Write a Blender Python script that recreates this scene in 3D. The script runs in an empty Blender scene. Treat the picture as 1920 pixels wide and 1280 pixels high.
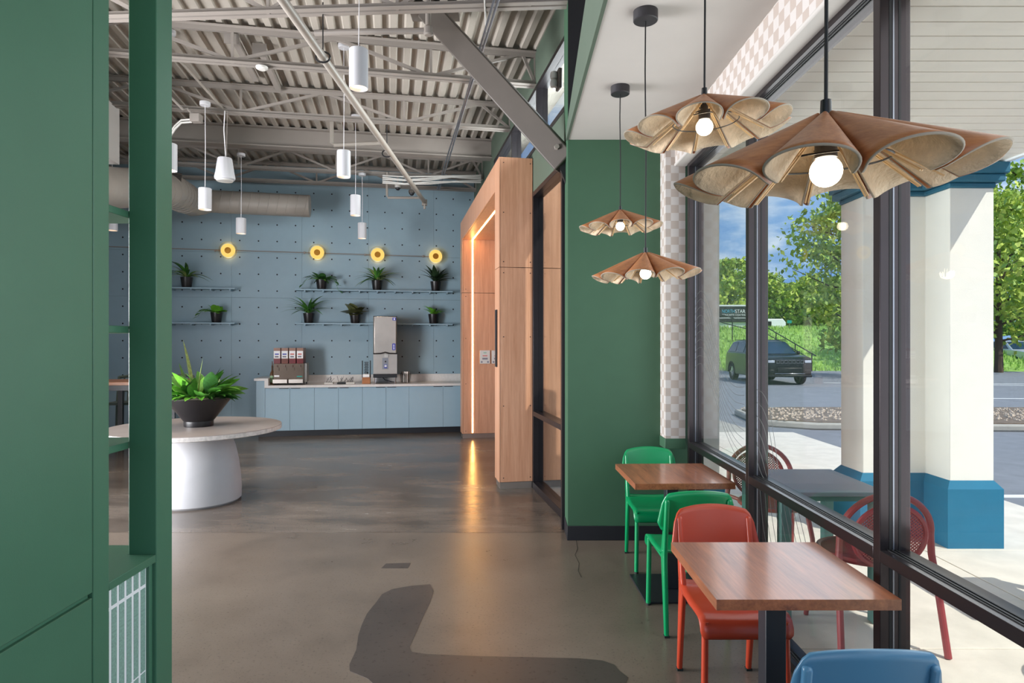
import bpy, bmesh, math, random
from mathutils import Vector, Matrix, Euler, noise
random.seed(7)
sc = bpy.context.scene
COL = sc.collection
PI = math.pi
FPX = 1195.0                       # focal length in pixels of a 1920 wide frame
CAMZ = 1.6
# ---------------------------------------------------------------- camera
cam = bpy.data.cameras.new('camera'); cam.sensor_width = 36.0; cam.lens = 36.0 * FPX / 1920.0
cam.clip_end = 600; cam.clip_start = 0.05
camo = bpy.data.objects.new('camera', cam); COL.objects.link(camo)
camo.location = (0, 0, CAMZ); camo.rotation_euler = (PI/2, 0, 0); sc.camera = camo
# ---------------------------------------------------------------- colour management
sc.view_settings.view_transform = 'Standard'; sc.view_settings.look = 'None'
sc.view_settings.gamma = 1.0; sc.view_settings.use_curve_mapping = False
sc.view_settings.exposure = 0.42
sc.cycles.max_bounces = 10; sc.cycles.diffuse_bounces = 6; sc.cycles.glossy_bounces = 4
sc.cycles.transparent_max_bounces = 16; sc.cycles.transmission_bounces = 6
sc.cycles.sample_clamp_indirect = 6.0; sc.cycles.use_denoising = True
sc.cycles.caustics_reflective = False; sc.cycles.caustics_refractive = False
# ---------------------------------------------------------------- sky
SKY = 0.9
w = bpy.data.worlds.new('sky'); sc.world = w; w.use_nodes = True
nt = w.node_tree; nt.nodes.clear()
out = nt.nodes.new('ShaderNodeOutputWorld'); bg = nt.nodes.new('ShaderNodeBackground')
tc = nt.nodes.new('ShaderNodeTexCoord'); mp = nt.nodes.new('ShaderNodeMapping')
mp.inputs['Scale'].default_value = (1.0, 1.0, 2.6); mp.inputs['Location'].default_value = (0.35, 0.2, 0.0)
n1 = nt.nodes.new('ShaderNodeTexNoise'); n1.inputs['Scale'].default_value = 5.0; n1.inputs['Detail'].default_value = 7
n1.inputs['Roughness'].default_value = 0.55
cr = nt.nodes.new('ShaderNodeValToRGB')
cr.color_ramp.elements[0].position = 0.40; cr.color_ramp.elements[0].color = (0.13, 0.31, 0.68, 1)
cr.color_ramp.elements[1].position = 0.66; cr.color_ramp.elements[1].color = (0.95, 0.98, 1.0, 1)
e = cr.color_ramp.elements.new(0.50); e.color = (0.27, 0.45, 0.76, 1)
nt.links.new(tc.outputs['Generated'], mp.inputs['Vector']); nt.links.new(mp.outputs['Vector'], n1.inputs['Vector'])
nt.links.new(n1.outputs['Fac'], cr.inputs['Fac']); nt.links.new(cr.outputs['Color'], bg.inputs['Color'])
bg.inputs['Strength'].default_value = SKY; nt.links.new(bg.outputs['Background'], out.inputs['Surface'])
# ---------------------------------------------------------------- sun
sl = bpy.data.lights.new('sun', 'SUN'); sl.energy = 3.2; sl.angle = 0.009; sl.color = (1.0, 0.95, 0.87)
so = bpy.data.objects.new('sun', sl); COL.objects.link(so); so.location = (20, -20, 30)
so.rotation_euler = Vector((-0.45, 0.50, -0.74)).to_track_quat('-Z', 'Y').to_euler()
# ---------------------------------------------------------------- added fill lights standing in for window daylight
def area(name, loc, target, sx, sy, power, col):
    l = bpy.data.lights.new(name, 'AREA'); l.shape = 'RECTANGLE'; l.size = sx; l.size_y = sy; l.energy = power; l.color = col
    o = bpy.data.objects.new(name, l); COL.objects.link(o); o.location = loc
    o.rotation_euler = (Vector(target) - Vector(loc)).to_track_quat('-Z', 'Y').to_euler(); return o
area('rear_fill', (-1.5, -3.6, 1.5), (-1.2, 6.0, 4.2), 7.0, 2.6, 55, (0.95, 0.97, 1.0))  # added fill behind the camera; no rear window is modelled
area('left_fill', (-7.6, 4.5, 1.5), (-1.0, 9.0, 4.2), 6.0, 2.6, 1380, (0.96, 0.97, 1.0))  # added fill, tilted up to brighten walls and deck; no window modelled here
area('nook_window_fill', (1.52, 2.5, 1.9), (-1.0, 2.5, 1.95), 4.6, 2.0, 50, (0.97, 0.98, 1.0))  # added light outside the nook panes, boosting what sun and sky give
area('clerestory_fill', (0.62, 7.72, 3.98), (-3.0, 7.0, 4.6), 4.0, 0.55, 120, (0.96, 0.98, 1.0))  # added light outside the clerestory, brightening the roof deck

# ================================================================ helpers
TH = math.radians(10.66)
CT, ST = math.cos(TH), math.sin(TH)
def M(s, d, z=0.0): return Vector((CT*s - ST*d, ST*s + CT*d, z))
def pm(px, py, d):                # picture direction -> hall coordinates (s, d, z) on the plane at hall depth d
    k = (px - 960) / FPX; Y = d / (CT - ST*k); X = k*Y
    return Vector((CT*X + ST*Y, d, CAMZ - (py - 640)*Y/FPX))
def pw(px, py, Y): return Vector(((px-960)*Y/FPX, Y, CAMZ - (py-640)*Y/FPX))
def lin(c):
    r = []
    for v in c[:3]:
        v /= 255.0
        r.append(v/12.92 if v <= 0.04045 else ((v+0.055)/1.055)**2.4)
    return (r[0], r[1], r[2], 1.0)
MATS = {}
def nodes(name):
    m = bpy.data.materials.new(name); m.use_nodes = True; MATS[name] = m
    t = m.node_tree; b = t.nodes['Principled BSDF']; return m, t, b
def coords(t, scale=(1,1,1), kind='Object', rot=(0,0,0)):
    c = t.nodes.new('ShaderNodeTexCoord'); mp = t.nodes.new('ShaderNodeMapping')
    mp.inputs['Scale'].default_value = scale; mp.inputs['Rotation'].default_value = rot
    t.links.new(c.outputs[kind], mp.inputs['Vector']); return mp.outputs['Vector']
def ramp(t, src, stops):
    r = t.nodes.new('ShaderNodeValToRGB'); el = r.color_ramp.elements
    el[0].position, el[0].color = stops[0]; el[1].position, el[1].color = stops[-1]
    for p, c in stops[1:-1]:
        x = el.new(p); x.color = c
    t.links.new(src, r.inputs['Fac']); return r.outputs['Color']
def noise_n(t, vec, scale, detail=4, rough=0.55):
    n = t.nodes.new('ShaderNodeTexNoise'); n.inputs['Scale'].default_value = scale; n.inputs['Detail'].default_value = detail
    n.inputs['Roughness'].default_value = rough
    t.links.new(vec, n.inputs['Vector']); return n.outputs['Fac']
def bump(t, b, src, strength=0.2, dist=0.01):
    n = t.nodes.new('ShaderNodeBump'); n.inputs['Strength'].default_value = strength; n.inputs['Distance'].default_value = dist
    t.links.new(src, n.inputs['Height']); t.links.new(n.outputs['Normal'], b.inputs['Normal'])
def mat(name, c, rough=0.5, metal=0.0, var=0.06, scale=6, bmp=0.0, bscale=60, coat=0.0, emit=None, es=0.0, spec=0.5, trans=0.0):
    m, t, b = nodes(name); v = coords(t)
    l = lin(c); n = noise_n(t, v, scale)
    lo = tuple(x*(1-var) for x in l[:3])+(1,); hi = tuple(min(1, x*(1+var)) for x in l[:3])+(1,)
    t.links.new(ramp(t, n, [(0.3, lo), (0.7, hi)]), b.inputs['Base Color'])
    b.inputs['Roughness'].default_value = rough; b.inputs['Metallic'].default_value = metal
    b.inputs['Specular IOR Level'].default_value = spec
    if coat: b.inputs['Coat Weight'].default_value = coat; b.inputs['Coat Roughness'].default_value = 0.12
    if bmp: bump(t, b, noise_n(t, v, bscale, 3), bmp)
    if emit: b.inputs['Emission Color'].default_value = lin(emit); b.inputs['Emission Strength'].default_value = es
    if trans: b.inputs['Transmission Weight'].default_value = trans
    return m
def wood(name, c1, c2, rough=0.4, stretch=(14, 14, 0.7), coat=0.0, fig=2.2, var=0.0):
    m, t, b = nodes(name); v = coords(t, stretch); n = noise_n(t, v, fig, 6, 0.65)
    n2 = noise_n(t, coords(t, (stretch[0]*5, stretch[1]*5, stretch[2]*5)), fig, 3)
    mx = t.nodes.new('ShaderNodeMath'); mx.operation = 'MULTIPLY_ADD'; mx.inputs[1].default_value = 0.4; 
    t.links.new(n2, mx.inputs[0]); t.links.new(n, mx.inputs[2])
    src = mx.outputs[0]
    t.links.new(ramp(t, src, [(0.48, lin(c1)), (0.92, lin(c2))]), b.inputs['Base Color'])
    b.inputs['Roughness'].default_value = rough
    if coat: b.inputs['Coat Weight'].default_value = coat; b.inputs['Coat Roughness'].default_value = 0.15
    bump(t, b, n2, 0.05); return m
def emis(name, c, s):
    m = bpy.data.materials.new(name); m.use_nodes = True; MATS[name] = m; t = m.node_tree; t.nodes.clear()
    o = t.nodes.new('ShaderNodeOutputMaterial'); e = t.nodes.new('ShaderNodeEmission')
    e.inputs['Color'].default_value = lin(c); e.inputs['Strength'].default_value = s
    t.links.new(e.outputs[0], o.inputs[0]); return m
def glassy(name, tint=(0.93, 0.97, 0.96), ior=1.45, rough=0.0):
    m = bpy.data.materials.new(name); m.use_nodes = True; MATS[name] = m; t = m.node_tree; t.nodes.clear()
    o = t.nodes.new('ShaderNodeOutputMaterial'); mx = t.nodes.new('ShaderNodeMixShader'); f = t.nodes.new('ShaderNodeLayerWeight')
    f.inputs['Blend'].default_value = 0.5; pw_ = t.nodes.new('ShaderNodeMath'); pw_.operation = 'POWER'; pw_.inputs[1].default_value = 5.0
    ma = t.nodes.new('ShaderNodeMath'); ma.operation = 'MULTIPLY_ADD'; f0 = ((ior-1)/(ior+1))**2; ma.inputs[1].default_value = 1-f0; ma.inputs[2].default_value = f0
    tr = t.nodes.new('ShaderNodeBsdfTransparent'); g = t.nodes.new('ShaderNodeBsdfGlossy')
    tr.inputs['Color'].default_value = (*tint, 1); g.inputs['Roughness'].default_value = rough
    t.links.new(f.outputs['Facing'], pw_.inputs[0]); t.links.new(pw_.outputs[0], ma.inputs[0]); t.links.new(ma.outputs[0], mx.inputs[0])
    t.links.new(tr.outputs[0], mx.inputs[1]); t.links.new(g.outputs[0], mx.inputs[2])
    t.links.new(mx.outputs[0], o.inputs[0]); return m
def checker(name, c1, c2, size, axes):
    m, t, b = nodes(name); v = coords(t)
    ck = t.nodes.new('ShaderNodeTexChecker'); ck.inputs['Scale'].default_value = 1.0/size
    ck.inputs['Color1'].default_value = lin(c1); ck.inputs['Color2'].default_value = lin(c2)
    mp = t.nodes.new('ShaderNodeMapping'); mp.inputs['Location'].default_value = (0.003, 0.003, 0.003)
    t.links.new(v, mp.inputs['Vector']); t.links.new(mp.outputs['Vector'], ck.inputs['Vector'])
    t.links.new(ck.outputs['Color'], b.inputs['Base Color']); b.inputs['Roughness'].default_value = 0.6; return m

class MB:
    """collects vertices and faces; build() links them as one mesh object"""
    def __init__(s): s.v = []; s.f = []; s.mi = []; s.cur = 0
    def add(s, vs, fs):
        o = len(s.v); s.v += [tuple(x) for x in vs]; s.f += [tuple(i+o for i in f) for f in fs]; s.mi += [s.cur]*len(fs); return s
    def box(s, a, b, mat=None):
        x0, y0, z0 = (min(a[i], b[i]) for i in range(3)); x1, y1, z1 = (max(a[i], b[i]) for i in range(3))
        vs = [(x0,y0,z0),(x1,y0,z0),(x1,y1,z0),(x0,y1,z0),(x0,y0,z1),(x1,y0,z1),(x1,y1,z1),(x0,y1,z1)]
        if mat is not None: vs = [mat @ Vector(v) for v in vs]
        return s.add(vs, [(0,3,2,1),(4,5,6,7),(0,1,5,4),(1,2,6,5),(2,3,7,6),(3,0,4,7)])
    def cyl(s, a, b, r, r2=None, n=12, cap=True):
        a, b = Vector(a), Vector(b); r2 = r if r2 is None else r2; d = (b-a).normalized()
        u = d.orthogonal().normalized(); w_ = d.cross(u); vs = []
        for p, rr in ((a, r), (b, r2)):
            for i in range(n):
                t = 2*PI*i/n; vs.append(p + (u*math.cos(t)+w_*math.sin(t))*rr)
        fs = [(i, (i+1) % n, n+(i+1) % n, n+i) for i in range(n)]
        if cap: fs += [tuple(range(n-1, -1, -1)), tuple(range(n, 2*n))]
        return s.add(vs, fs)
    def bar(s, a, b, wd, ht, up=(0,0,1)):
        a, b = Vector(a), Vector(b); d = (b-a).normalized(); up = Vector(up)
        if abs(d.dot(up)) > 0.99: up = Vector((1,0,0))
        x = d.cross(up).normalized(); y = x.cross(d).normalized(); vs = []
        for p in (a, b):
            for i, j in ((-1,-1),(1,-1),(1,1),(-1,1)): vs.append(p + x*(i*wd/2) + y*(j*ht/2))
        return s.add(vs, [(3,2,1,0),(4,5,6,7),(0,1,5,4),(1,2,6,5),(2,3,7,6),(3,0,4,7)])
    def tube(s, pts, r, n=8, cap=True, closed=False):
        pts = [Vector(p) for p in pts]; N = len(pts); rs = r if isinstance(r, (list, tuple)) else [r]*N
        vs = []; u = None
        for k in range(N):
            if closed: d = pts[(k+1) % N]-pts[k-1]
            else: d = pts[min(k+1, N-1)]-pts[max(k-1, 0)]
            d.normalize()
            if u is None: u = d.orthogonal().normalized()
            else:
                u = u - d*u.dot(d)
                u = u.normalized() if u.length > 1e-6 else d.orthogonal().normalized()
            w_ = d.cross(u)
            for i in range(n):
                t = 2*PI*i/n; vs.append(pts[k] + (u*math.cos(t)+w_*math.sin(t))*rs[k])
        fs = []
        for k in range(N if closed else N-1):
            a, b = k*n, ((k+1) % N)*n
            fs += [(a+i, a+(i+1) % n, b+(i+1) % n, b+i) for i in range(n)]
        if cap and not closed: fs += [tuple(range(n-1, -1, -1)), tuple(range((N-1)*n, N*n))]
        return s.add(vs, fs)
    def lathe(s, prof, c=(0,0,0), n=32, cap=True):
        vs = []; fs = []
        for r, z in prof:
            for i in range(n):
                t = 2*PI*i/n; vs.append((c[0]+r*math.cos(t), c[1]+r*math.sin(t), c[2]+z))
        for k in range(len(prof)-1):
            a, b = k*n, (k+1)*n
            fs += [(a+i, a+(i+1) % n, b+(i+1) % n, b+i) for i in range(n)]
        if cap: fs += [tuple(range(n-1, -1, -1)), tuple(range((len(prof)-1)*n, len(prof)*n))]
        return s.add(vs, fs)
    def prism(s, poly, lo, hi, axis='z'):
        """poly: 2D outline; axis z -> (x,y), x -> (y,z), y -> (x,z)"""
        def P(p, h): return (p[0],p[1],h) if axis == 'z' else ((h,p[0],p[1]) if axis == 'x' else (p[0],h,p[1]))
        n = len(poly); vs = [P(p, lo) for p in poly]+[P(p, hi) for p in poly]
        fs = [tuple(range(n-1,-1,-1)), tuple(range(n, 2*n))]+[(i,(i+1)%n,n+(i+1)%n,n+i) for i in range(n)]
        return s.add(vs, fs)
    def quad(s, a, b, c, d): return s.add([a,b,c,d], [(0,1,2,3)])
    def grid(s, fn, nu, nv):
        vs = [fn(i/nu, j/nv) for j in range(nv+1) for i in range(nu+1)]
        fs = [(j*(nu+1)+i, j*(nu+1)+i+1, (j+1)*(nu+1)+i+1, (j+1)*(nu+1)+i) for j in range(nv) for i in range(nu)]
        return s.add(vs, fs)
    def mesh(s, name, smooth=30, fix=True):
        me = bpy.data.meshes.new(name); me.from_pydata(s.v, [], s.f); me.polygons.foreach_set('material_index', s.mi)
        if fix:
            bm = bmesh.new(); bm.from_mesh(me); bmesh.ops.recalc_face_normals(bm, faces=bm.faces); bm.to_mesh(me); bm.free()
        if smooth:
            me.polygons.foreach_set('use_smooth', [True]*len(me.polygons)); me.set_sharp_from_angle(angle=math.radians(smooth))
        me.update(); return me
    def build(s, name, m, parent=None, bevel=0, smooth=30, fix=True):
        me = s.mesh(name, smooth, fix)
        for x in (m if isinstance(m, (list, tuple)) else [m]): me.materials.append(MATS[x] if isinstance(x, str) else x)
        o = bpy.data.objects.new(name, me); COL.objects.link(o)
        if parent is not None: o.parent = parent
        if bevel:
            b = o.modifiers.new('bevel', 'BEVEL'); b.width = bevel; b.segments = 2; b.limit_method = 'ANGLE'; b.angle_limit = math.radians(40)
        return o
def tag(o, label=None, cat=None, group=None, kind=None):
    if label: o['label'] = label
    if cat: o['category'] = cat
    if group: o['group'] = group
    if kind: o['kind'] = kind
    return o
def thing(name, label, cat, loc=(0,0,0), rz=0.0, group=None):
    o = bpy.data.objects.new(name, None); o.empty_display_size = 0.1; COL.objects.link(o)
    o.location = loc; o.rotation_euler = (0,0,rz); return tag(o, label, cat, group)
def struct(name, mb, m, rot=False, label=None, bevel=0, smooth=30):
    o = mb.build(name, m, None, bevel, smooth); o['kind'] = 'structure'
    if label: o['label'] = label
    if rot: o.rotation_euler = (0,0,TH)
    return o
def sempty(name, label, rot=False, kind='structure'):
    o = bpy.data.objects.new(name, None); COL.objects.link(o); o['kind'] = kind; o['label'] = label
    if rot: o.rotation_euler = (0,0,TH)
    return o
def link_copy(src, parent, loc=None, rot=None, scale=None):
    c = src.copy(); COL.objects.link(c); c.parent = parent
    if loc is not None: c.location = loc
    if rot is not None: c.rotation_euler = rot
    if scale is not None: c.scale = scale
    return c
def copy_tree(o, parent=None):
    c = o.copy(); COL.objects.link(c); c.parent = parent
    for ch in o.children: copy_tree(ch, c)
    return c
def text(body, size, m, parent, loc, rot, name='lettering', ext=0.001, align='LEFT'):
    cu = bpy.data.curves.new(name, 'FONT'); cu.body = body; cu.size = size; cu.extrude = ext; cu.align_x = align
    tmp = bpy.data.objects.new(name, cu); COL.objects.link(tmp); me = bpy.data.meshes.new_from_object(tmp.evaluated_get(bpy.context.evaluated_depsgraph_get()))
    bpy.data.objects.remove(tmp); me.materials.clear(); me.materials.append(MATS[m]); o = bpy.data.objects.new(name, me); COL.objects.link(o); o.parent = parent
    o.location = loc; o.rotation_euler = rot; return o
def mesh_obj(name, me, parent, loc=(0,0,0), rot=(0,0,0), scale=(1,1,1)):
    o = bpy.data.objects.new(name, me); COL.objects.link(o); o.parent = parent
    o.location = loc; o.rotation_euler = rot; o.scale = scale; return o

# ================================================================ materials
mat('green_paint', (66, 112, 88), 0.42, var=0.03, bmp=0.03, bscale=220)
mat('green_wall', (54, 90, 66), 0.55, var=0.03, bmp=0.03, bscale=220)
mat('grey_green', (82, 96, 83), 0.55, var=0.03)
mat('blue_panel', (142, 166, 178), 0.5, var=0.025)
mat('blue_cabinet', (150, 176, 190), 0.45, var=0.02)
mat('black_hole', (14, 14, 16), 0.8)
mat('black_base', (22, 23, 28), 0.45)
mat('white_ceiling', (190, 185, 180), 0.8, var=0.015)
mat('grey_steel', (142, 134, 127), 0.5, var=0.05, scale=3)
mat('grey_deck', (166, 158, 148), 0.55, var=0.08, scale=2)
mat('grey_beam', (84, 77, 71), 0.5, var=0.05)
mat('duct_metal', (160, 152, 143), 0.45, var=0.05, scale=4)
mat('white_lamp', (198, 197, 200), 0.45, var=0.01)
mat('white_plastic', (206, 203, 197), 0.4, var=0.01)
mat('black_metal', (26, 25, 27), 0.4, var=0.05)
mat('bronze_frame', (58, 52, 54), 0.3, metal=0.75, var=0.05)
mat('dark_frame', (40, 37, 40), 0.32, metal=0.5, var=0.05)
mat('gasket', (12, 12, 14), 0.6)
mat('alu_strip', (128, 130, 138), 0.35, metal=0.9)
mat('quartz', (216, 212, 208), 0.25, var=0.05, scale=30)
mat('steel', (186, 176, 166), 0.36, metal=0.9, var=0.12, scale=2)
mat('chair_green', (0, 138, 82), 0.3, var=0.02)
mat('chair_red', (176, 62, 38), 0.3, var=0.02)
mat('chair_blue', (76, 126, 160), 0.32, var=0.02)
mat('rubber', (20, 30, 26), 0.7)
mat('table_black', (30, 32, 38), 0.42, var=0.05)
mat('burgundy', (146, 58, 62), 0.45, var=0.04)
mat('out_grey', (140, 144, 152), 0.45, var=0.03)
mat('out_leg', (96, 130, 124), 0.45, var=0.03)
mat('stucco', (240, 235, 226), 0.85, var=0.02, bmp=0.15, bscale=180)
mat('stucco_teal', (28, 112, 146), 0.8, var=0.04, bmp=0.15, bscale=180)
mat('cornice_teal', (38, 102, 126), 0.6, var=0.03)
mat('soffit', (250, 243, 233), 0.6, var=0.02, scale=3)
mat('concrete_walk', (226, 217, 204), 0.85, var=0.08, scale=5, bmp=0.2, bscale=90)
mat('asphalt', (130, 132, 138), 0.9, var=0.10, scale=3, bmp=0.3, bscale=120)
mat('road_paint', (230, 230, 228), 0.8)
mat('kerb', (176, 170, 160), 0.85, var=0.08)
mat('mulch', (120, 104, 90), 0.95, var=0.3, scale=12, bmp=0.6, bscale=30)
mat('stone', (186, 168, 150), 0.9, var=0.35, scale=3)
mat('grass', (140, 176, 84), 0.9, var=0.35, scale=2.5, bmp=0.5, bscale=20)
mat('grass_blade', (158, 192, 92), 0.8, var=0.3, scale=4)
mat('leaf_light', (188, 204, 84), 0.6, var=0.35, scale=3)
mat('leaf_mid', (146, 176, 70), 0.6, var=0.35, scale=3)
mat('leaf_dark', (98, 132, 66), 0.6, var=0.35, scale=3)
mat('bark', (84, 68, 54), 0.9, var=0.2, bmp=0.4, bscale=30)
mat('plant_green', (82, 140, 54), 0.4, var=0.25, scale=14)
mat('plant_dark', (58, 104, 50), 0.38, var=0.3, scale=14)
mat('plant_deep', (36, 56, 34), 0.4, var=0.3, scale=14)
mat('plant_bright', (108, 172, 56), 0.4, var=0.25, scale=14)
mat('plant_cream', (146, 168, 98), 0.4, var=0.4, scale=22)
mat('plant_olive', (92, 96, 58), 0.4, var=0.45, scale=40)
mat('pot_black', (24, 22, 24), 0.35, var=0.05)
mat('soil', (70, 56, 46), 0.95, var=0.4, scale=40, bmp=0.6)
mat('gravel', (150, 140, 132), 0.9, var=0.3, scale=60)
mat('table_stone', (158, 148, 143), 0.35, var=0.08, scale=7)
mat('table_stone_edge', (220, 214, 210), 0.4, var=0.22, scale=26)
mat('table_plaster', (196, 195, 197), 0.5, var=0.04, scale=5)
mat('grout', (236, 238, 240), 0.7)
mat('terrazzo', (132, 166, 154), 0.5, var=0.22, scale=140)
mat('brass', (190, 130, 40), 0.35, metal=0.6)
mat('felt', (206, 184, 156), 0.9, var=0.10, scale=40, bmp=0.5, bscale=90)
mat('felt_edge', (156, 146, 132), 0.9, var=0.05)
mat('rib_wood', (214, 180, 134), 0.5, var=0.08)
mat('cord_black', (12, 12, 14), 0.6)
mat('cord_white', (225, 222, 224), 0.5)
mat('canopy_dark', (44, 42, 46), 0.45, bmp=0.1)
mat('paper', (240, 240, 240), 0.6, var=0.0)
mat('print_red', (200, 90, 80), 0.6); mat('print_green', (120, 180, 150), 0.6); mat('print_grey', (120, 120, 130), 0.6)
mat('print_blue', (60, 70, 170), 0.6)
mat('juice_red', (110, 22, 20), 0.25); mat('juice_brown', (110, 48, 18), 0.25); mat('juice_clear', (150, 110, 90), 0.2)
mat('disp_brown', (92, 78, 66), 0.35, metal=0.5)
mat('bottle_glass', (96, 66, 40), 0.15); mat('bottle_label', (150, 180, 140), 0.6)
mat('car_paint', (10, 13, 18), 0.28, metal=0.0, var=0.02, coat=0.25)
mat('car_glass', (38, 60, 80), 0.05, var=0.02)
mat('tyre', (18, 18, 18), 0.8); mat('chrome', (190, 190, 195), 0.15, metal=1.0); mat('car_black', (16, 16, 18), 0.4)
mat('car_lamp', (190, 196, 205), 0.1); mat('amber', (220, 110, 40), 0.3)
mat('truck_dark', (26, 29, 34), 0.5); mat('truck_white', (236, 238, 242), 0.4); mat('logo_blue', (90, 180, 215), 0.5)
mat('sign_teal', (30, 150, 140), 0.5)
mat('silver_car', (200, 205, 215), 0.25, metal=0.4)
mat('stool_green', (88, 100, 88), 0.45)
mat('line_etch', (84, 86, 84), 0.5)
emis('bulb', (255, 236, 204), 10.0)
emis('downlight', (255, 214, 170), 3.0)
emis('sconce_glow', (255, 208, 112), 0.85)
emis('led', (255, 186, 104), 30.0)
glassy('pane_glass', (0.95, 0.975, 0.97), 1.34); glassy('sconce_glass', (0.98, 0.86, 0.66), 1.3); glassy('clear_plastic', (0.85, 0.85, 0.85), 1.4)
checker('wallpaper', (194, 188, 184), (174, 161, 152), 0.062, 'x')
checker('wallpaper_grey', (206, 204, 204), (160, 164, 170), 0.075, 'x')
wood('veneer', (184, 132, 100), (212, 162, 130), 0.4, (16, 16, 0.6))
wood('table_wood', (112, 60, 36), (172, 104, 66), 0.4, (9, 0.8, 9), coat=0.6)
wood('lamp_veneer', (150, 88, 50), (196, 134, 86), 0.45, (3, 14, 14))
wood('bar_wood', (150, 92, 52), (186, 124, 78), 0.35, (1, 12, 12))
# polished concrete floors
def concrete(name, stops, sc1, rough, speck, st=(1, 1, 1)):
    m, t, b = nodes(name); v = coords(t, (1, 1, 1)); big = noise_n(t, coords(t, st), sc1, 9, 0.66)
    col = ramp(t, big, stops); fine = noise_n(t, v, speck, 2, 0.7)
    spk = ramp(t, fine, [(0.30, (0.35, 0.32, 0.30, 1)), (0.40, (1, 1, 1, 1))])
    mx = t.nodes.new('ShaderNodeMixRGB'); mx.blend_type = 'MULTIPLY'; mx.inputs[0].default_value = 0.8
    t.links.new(col, mx.inputs[1]); t.links.new(spk, mx.inputs[2]); t.links.new(mx.outputs[0], b.inputs['Base Color'])
    r = t.nodes.new('ShaderNodeMapRange'); r.inputs[3].default_value = rough-0.06; r.inputs[4].default_value = rough+0.14
    t.links.new(big, r.inputs[0]); t.links.new(r.outputs[0], b.inputs['Roughness'])
    bump(t, b, fine, 0.03); return m
concrete('floor_near', [(0.25, lin((90, 81, 73))), (0.5, lin((112, 101, 91))), (0.8, lin((128, 117, 106)))], 0.9, 0.26, 70)
concrete('floor_far', [(0.24, lin((58, 50, 44))), (0.5, lin((102, 92, 83))), (0.80, lin((136, 125, 114)))], 1.5, 0.20, 60, (0.55, 1.5, 1))
concrete('floor_patch', [(0.3, lin((66, 60, 57))), (0.7, lin((80, 73, 69)))], 1.2, 0.3, 30)
# veined stone edge for the round table handled by noise colour above
# ================================================================ FLOORS AND GROUND
SR = 1.515                                        # hall right wall (glass line), hall coordinate s
DB = 11.9                                         # hall back wall
SL = -4.75                                        # hall left wall
JY = 5.34                                         # slab joint in the floor
def s_at(Y, s): return (s - ST*Y)/CT              # world X of the line s=const at world Y
mb = MB(); mb.prism([(-9.0,-4.0),(1.46,-4.0),(1.46,5.14),(0.56,5.14),(0.56,JY-0.004),(-9.0,JY-0.004)], -0.10, 0.0)
fl = struct('floor', mb, 'floor_near', label='warm grey polished concrete floor')
a1 = M(SR+0.06, 11.95); a2 = M(-6.2, 11.95); e1 = M(SR+0.06, 6.83); e2 = M(3.4, 6.83); e3 = M(3.4, 10.78); e4 = M(SR+0.06, 10.78)
mb = MB(); mb.prism([(-9.0,JY+0.004),(s_at(JY, SR+0.06),JY+0.004),e1[:2],e2[:2],e3[:2],e4[:2],a1[:2],a2[:2],(-9.0,9.5)], -0.10, 0.0)
struct('floor', mb, 'floor_far', label='darker mottled polished concrete floor beyond the slab joint')
patch_px = [(736,1104),(770,1098),(806,1095),(813,1108),(806,1130),(792,1158),(778,1190),(768,1212),(772,1222),(800,1226),(900,1230),(1000,1232),(1085,1234),(1130,1238),(1152,1246),(1162,1258),(1178,1270),(1172,1284),(1100,1310),(800,1310),(720,1300),(690,1272),(656,1258),(655,1246),(668,1218),(672,1190),(678,1172),(688,1150),(706,1128),(716,1114)]
pts = []
for x, y in patch_px:
    Y = CAMZ*FPX/(y-640); pts.append(((x-960)*Y/FPX, Y))
mb = MB(); mb.prism(pts, 0.0, 0.0012); mb.build('repair_patch', 'floor_patch', fl)
pp = [(715,1065),(724,1056),(770,1055),(765,1065)]
pts = [((x-960)*(CAMZ*FPX/(y-640))/FPX, CAMZ*FPX/(y-640)) for x, y in pp]
mb = MB(); mb.prism(pts, 0.0, 0.001); mb.build('floor_box_patch', 'floor_patch', fl)
cpx = [(1080,1012),(1083,1028),(1078,1040),(1086,1056),(1084,1070),(1090,1082)]
mb = MB(); mb.tube([((x-960)*(CAMZ*FPX/(y-640))/FPX, CAMZ*FPX/(y-640), 0.0) for x, y in cpx], 0.0016, 5); mb.build('hairline_crack', 'black_hole', fl)
# outside ground
LOT = -0.15
mb = MB(); mb.box((-90,-40,LOT-0.3),(120,70,LOT)); struct('ground', mb, 'asphalt', label='grey asphalt car park')
pat = sempty('patio_floor', 'pale concrete walk of square slabs outside the windows')
mb = MB(); mb.prism([(0.30,-6),(4.99,-6),(4.99,9.2),(4.45,11.7),(4.2,14),(-0.4,14)], LOT, -0.03); mb.build('slab_bed', 'kerb', pat)
xs = [1.47, 3.17, 4.98]; ys = [-3.0,-1.4, 0.17, 1.75, 3.33, 4.9, 6.5, 8.1, 9.7, 11.3]
for i in range(2):
    for j in range(len(ys)-1):
        mb = MB(); mb.box((xs[i]+0.004, ys[j]+0.004, -0.03), (xs[i+1]-0.004, ys[j+1]-0.004, -0.004)); mb.build('slab', 'concrete_walk', pat, bevel=0.004)
mb = MB(); mb.prism([(0.56,5.62),(1.462,5.62),(1.462,11.0),(0.0,11.0),tuple(M(1.6,10.9)[:2]),tuple(M(1.6,5.75)[:2])], -0.03, -0.004); mb.build('slab', 'concrete_walk', pat)
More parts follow.
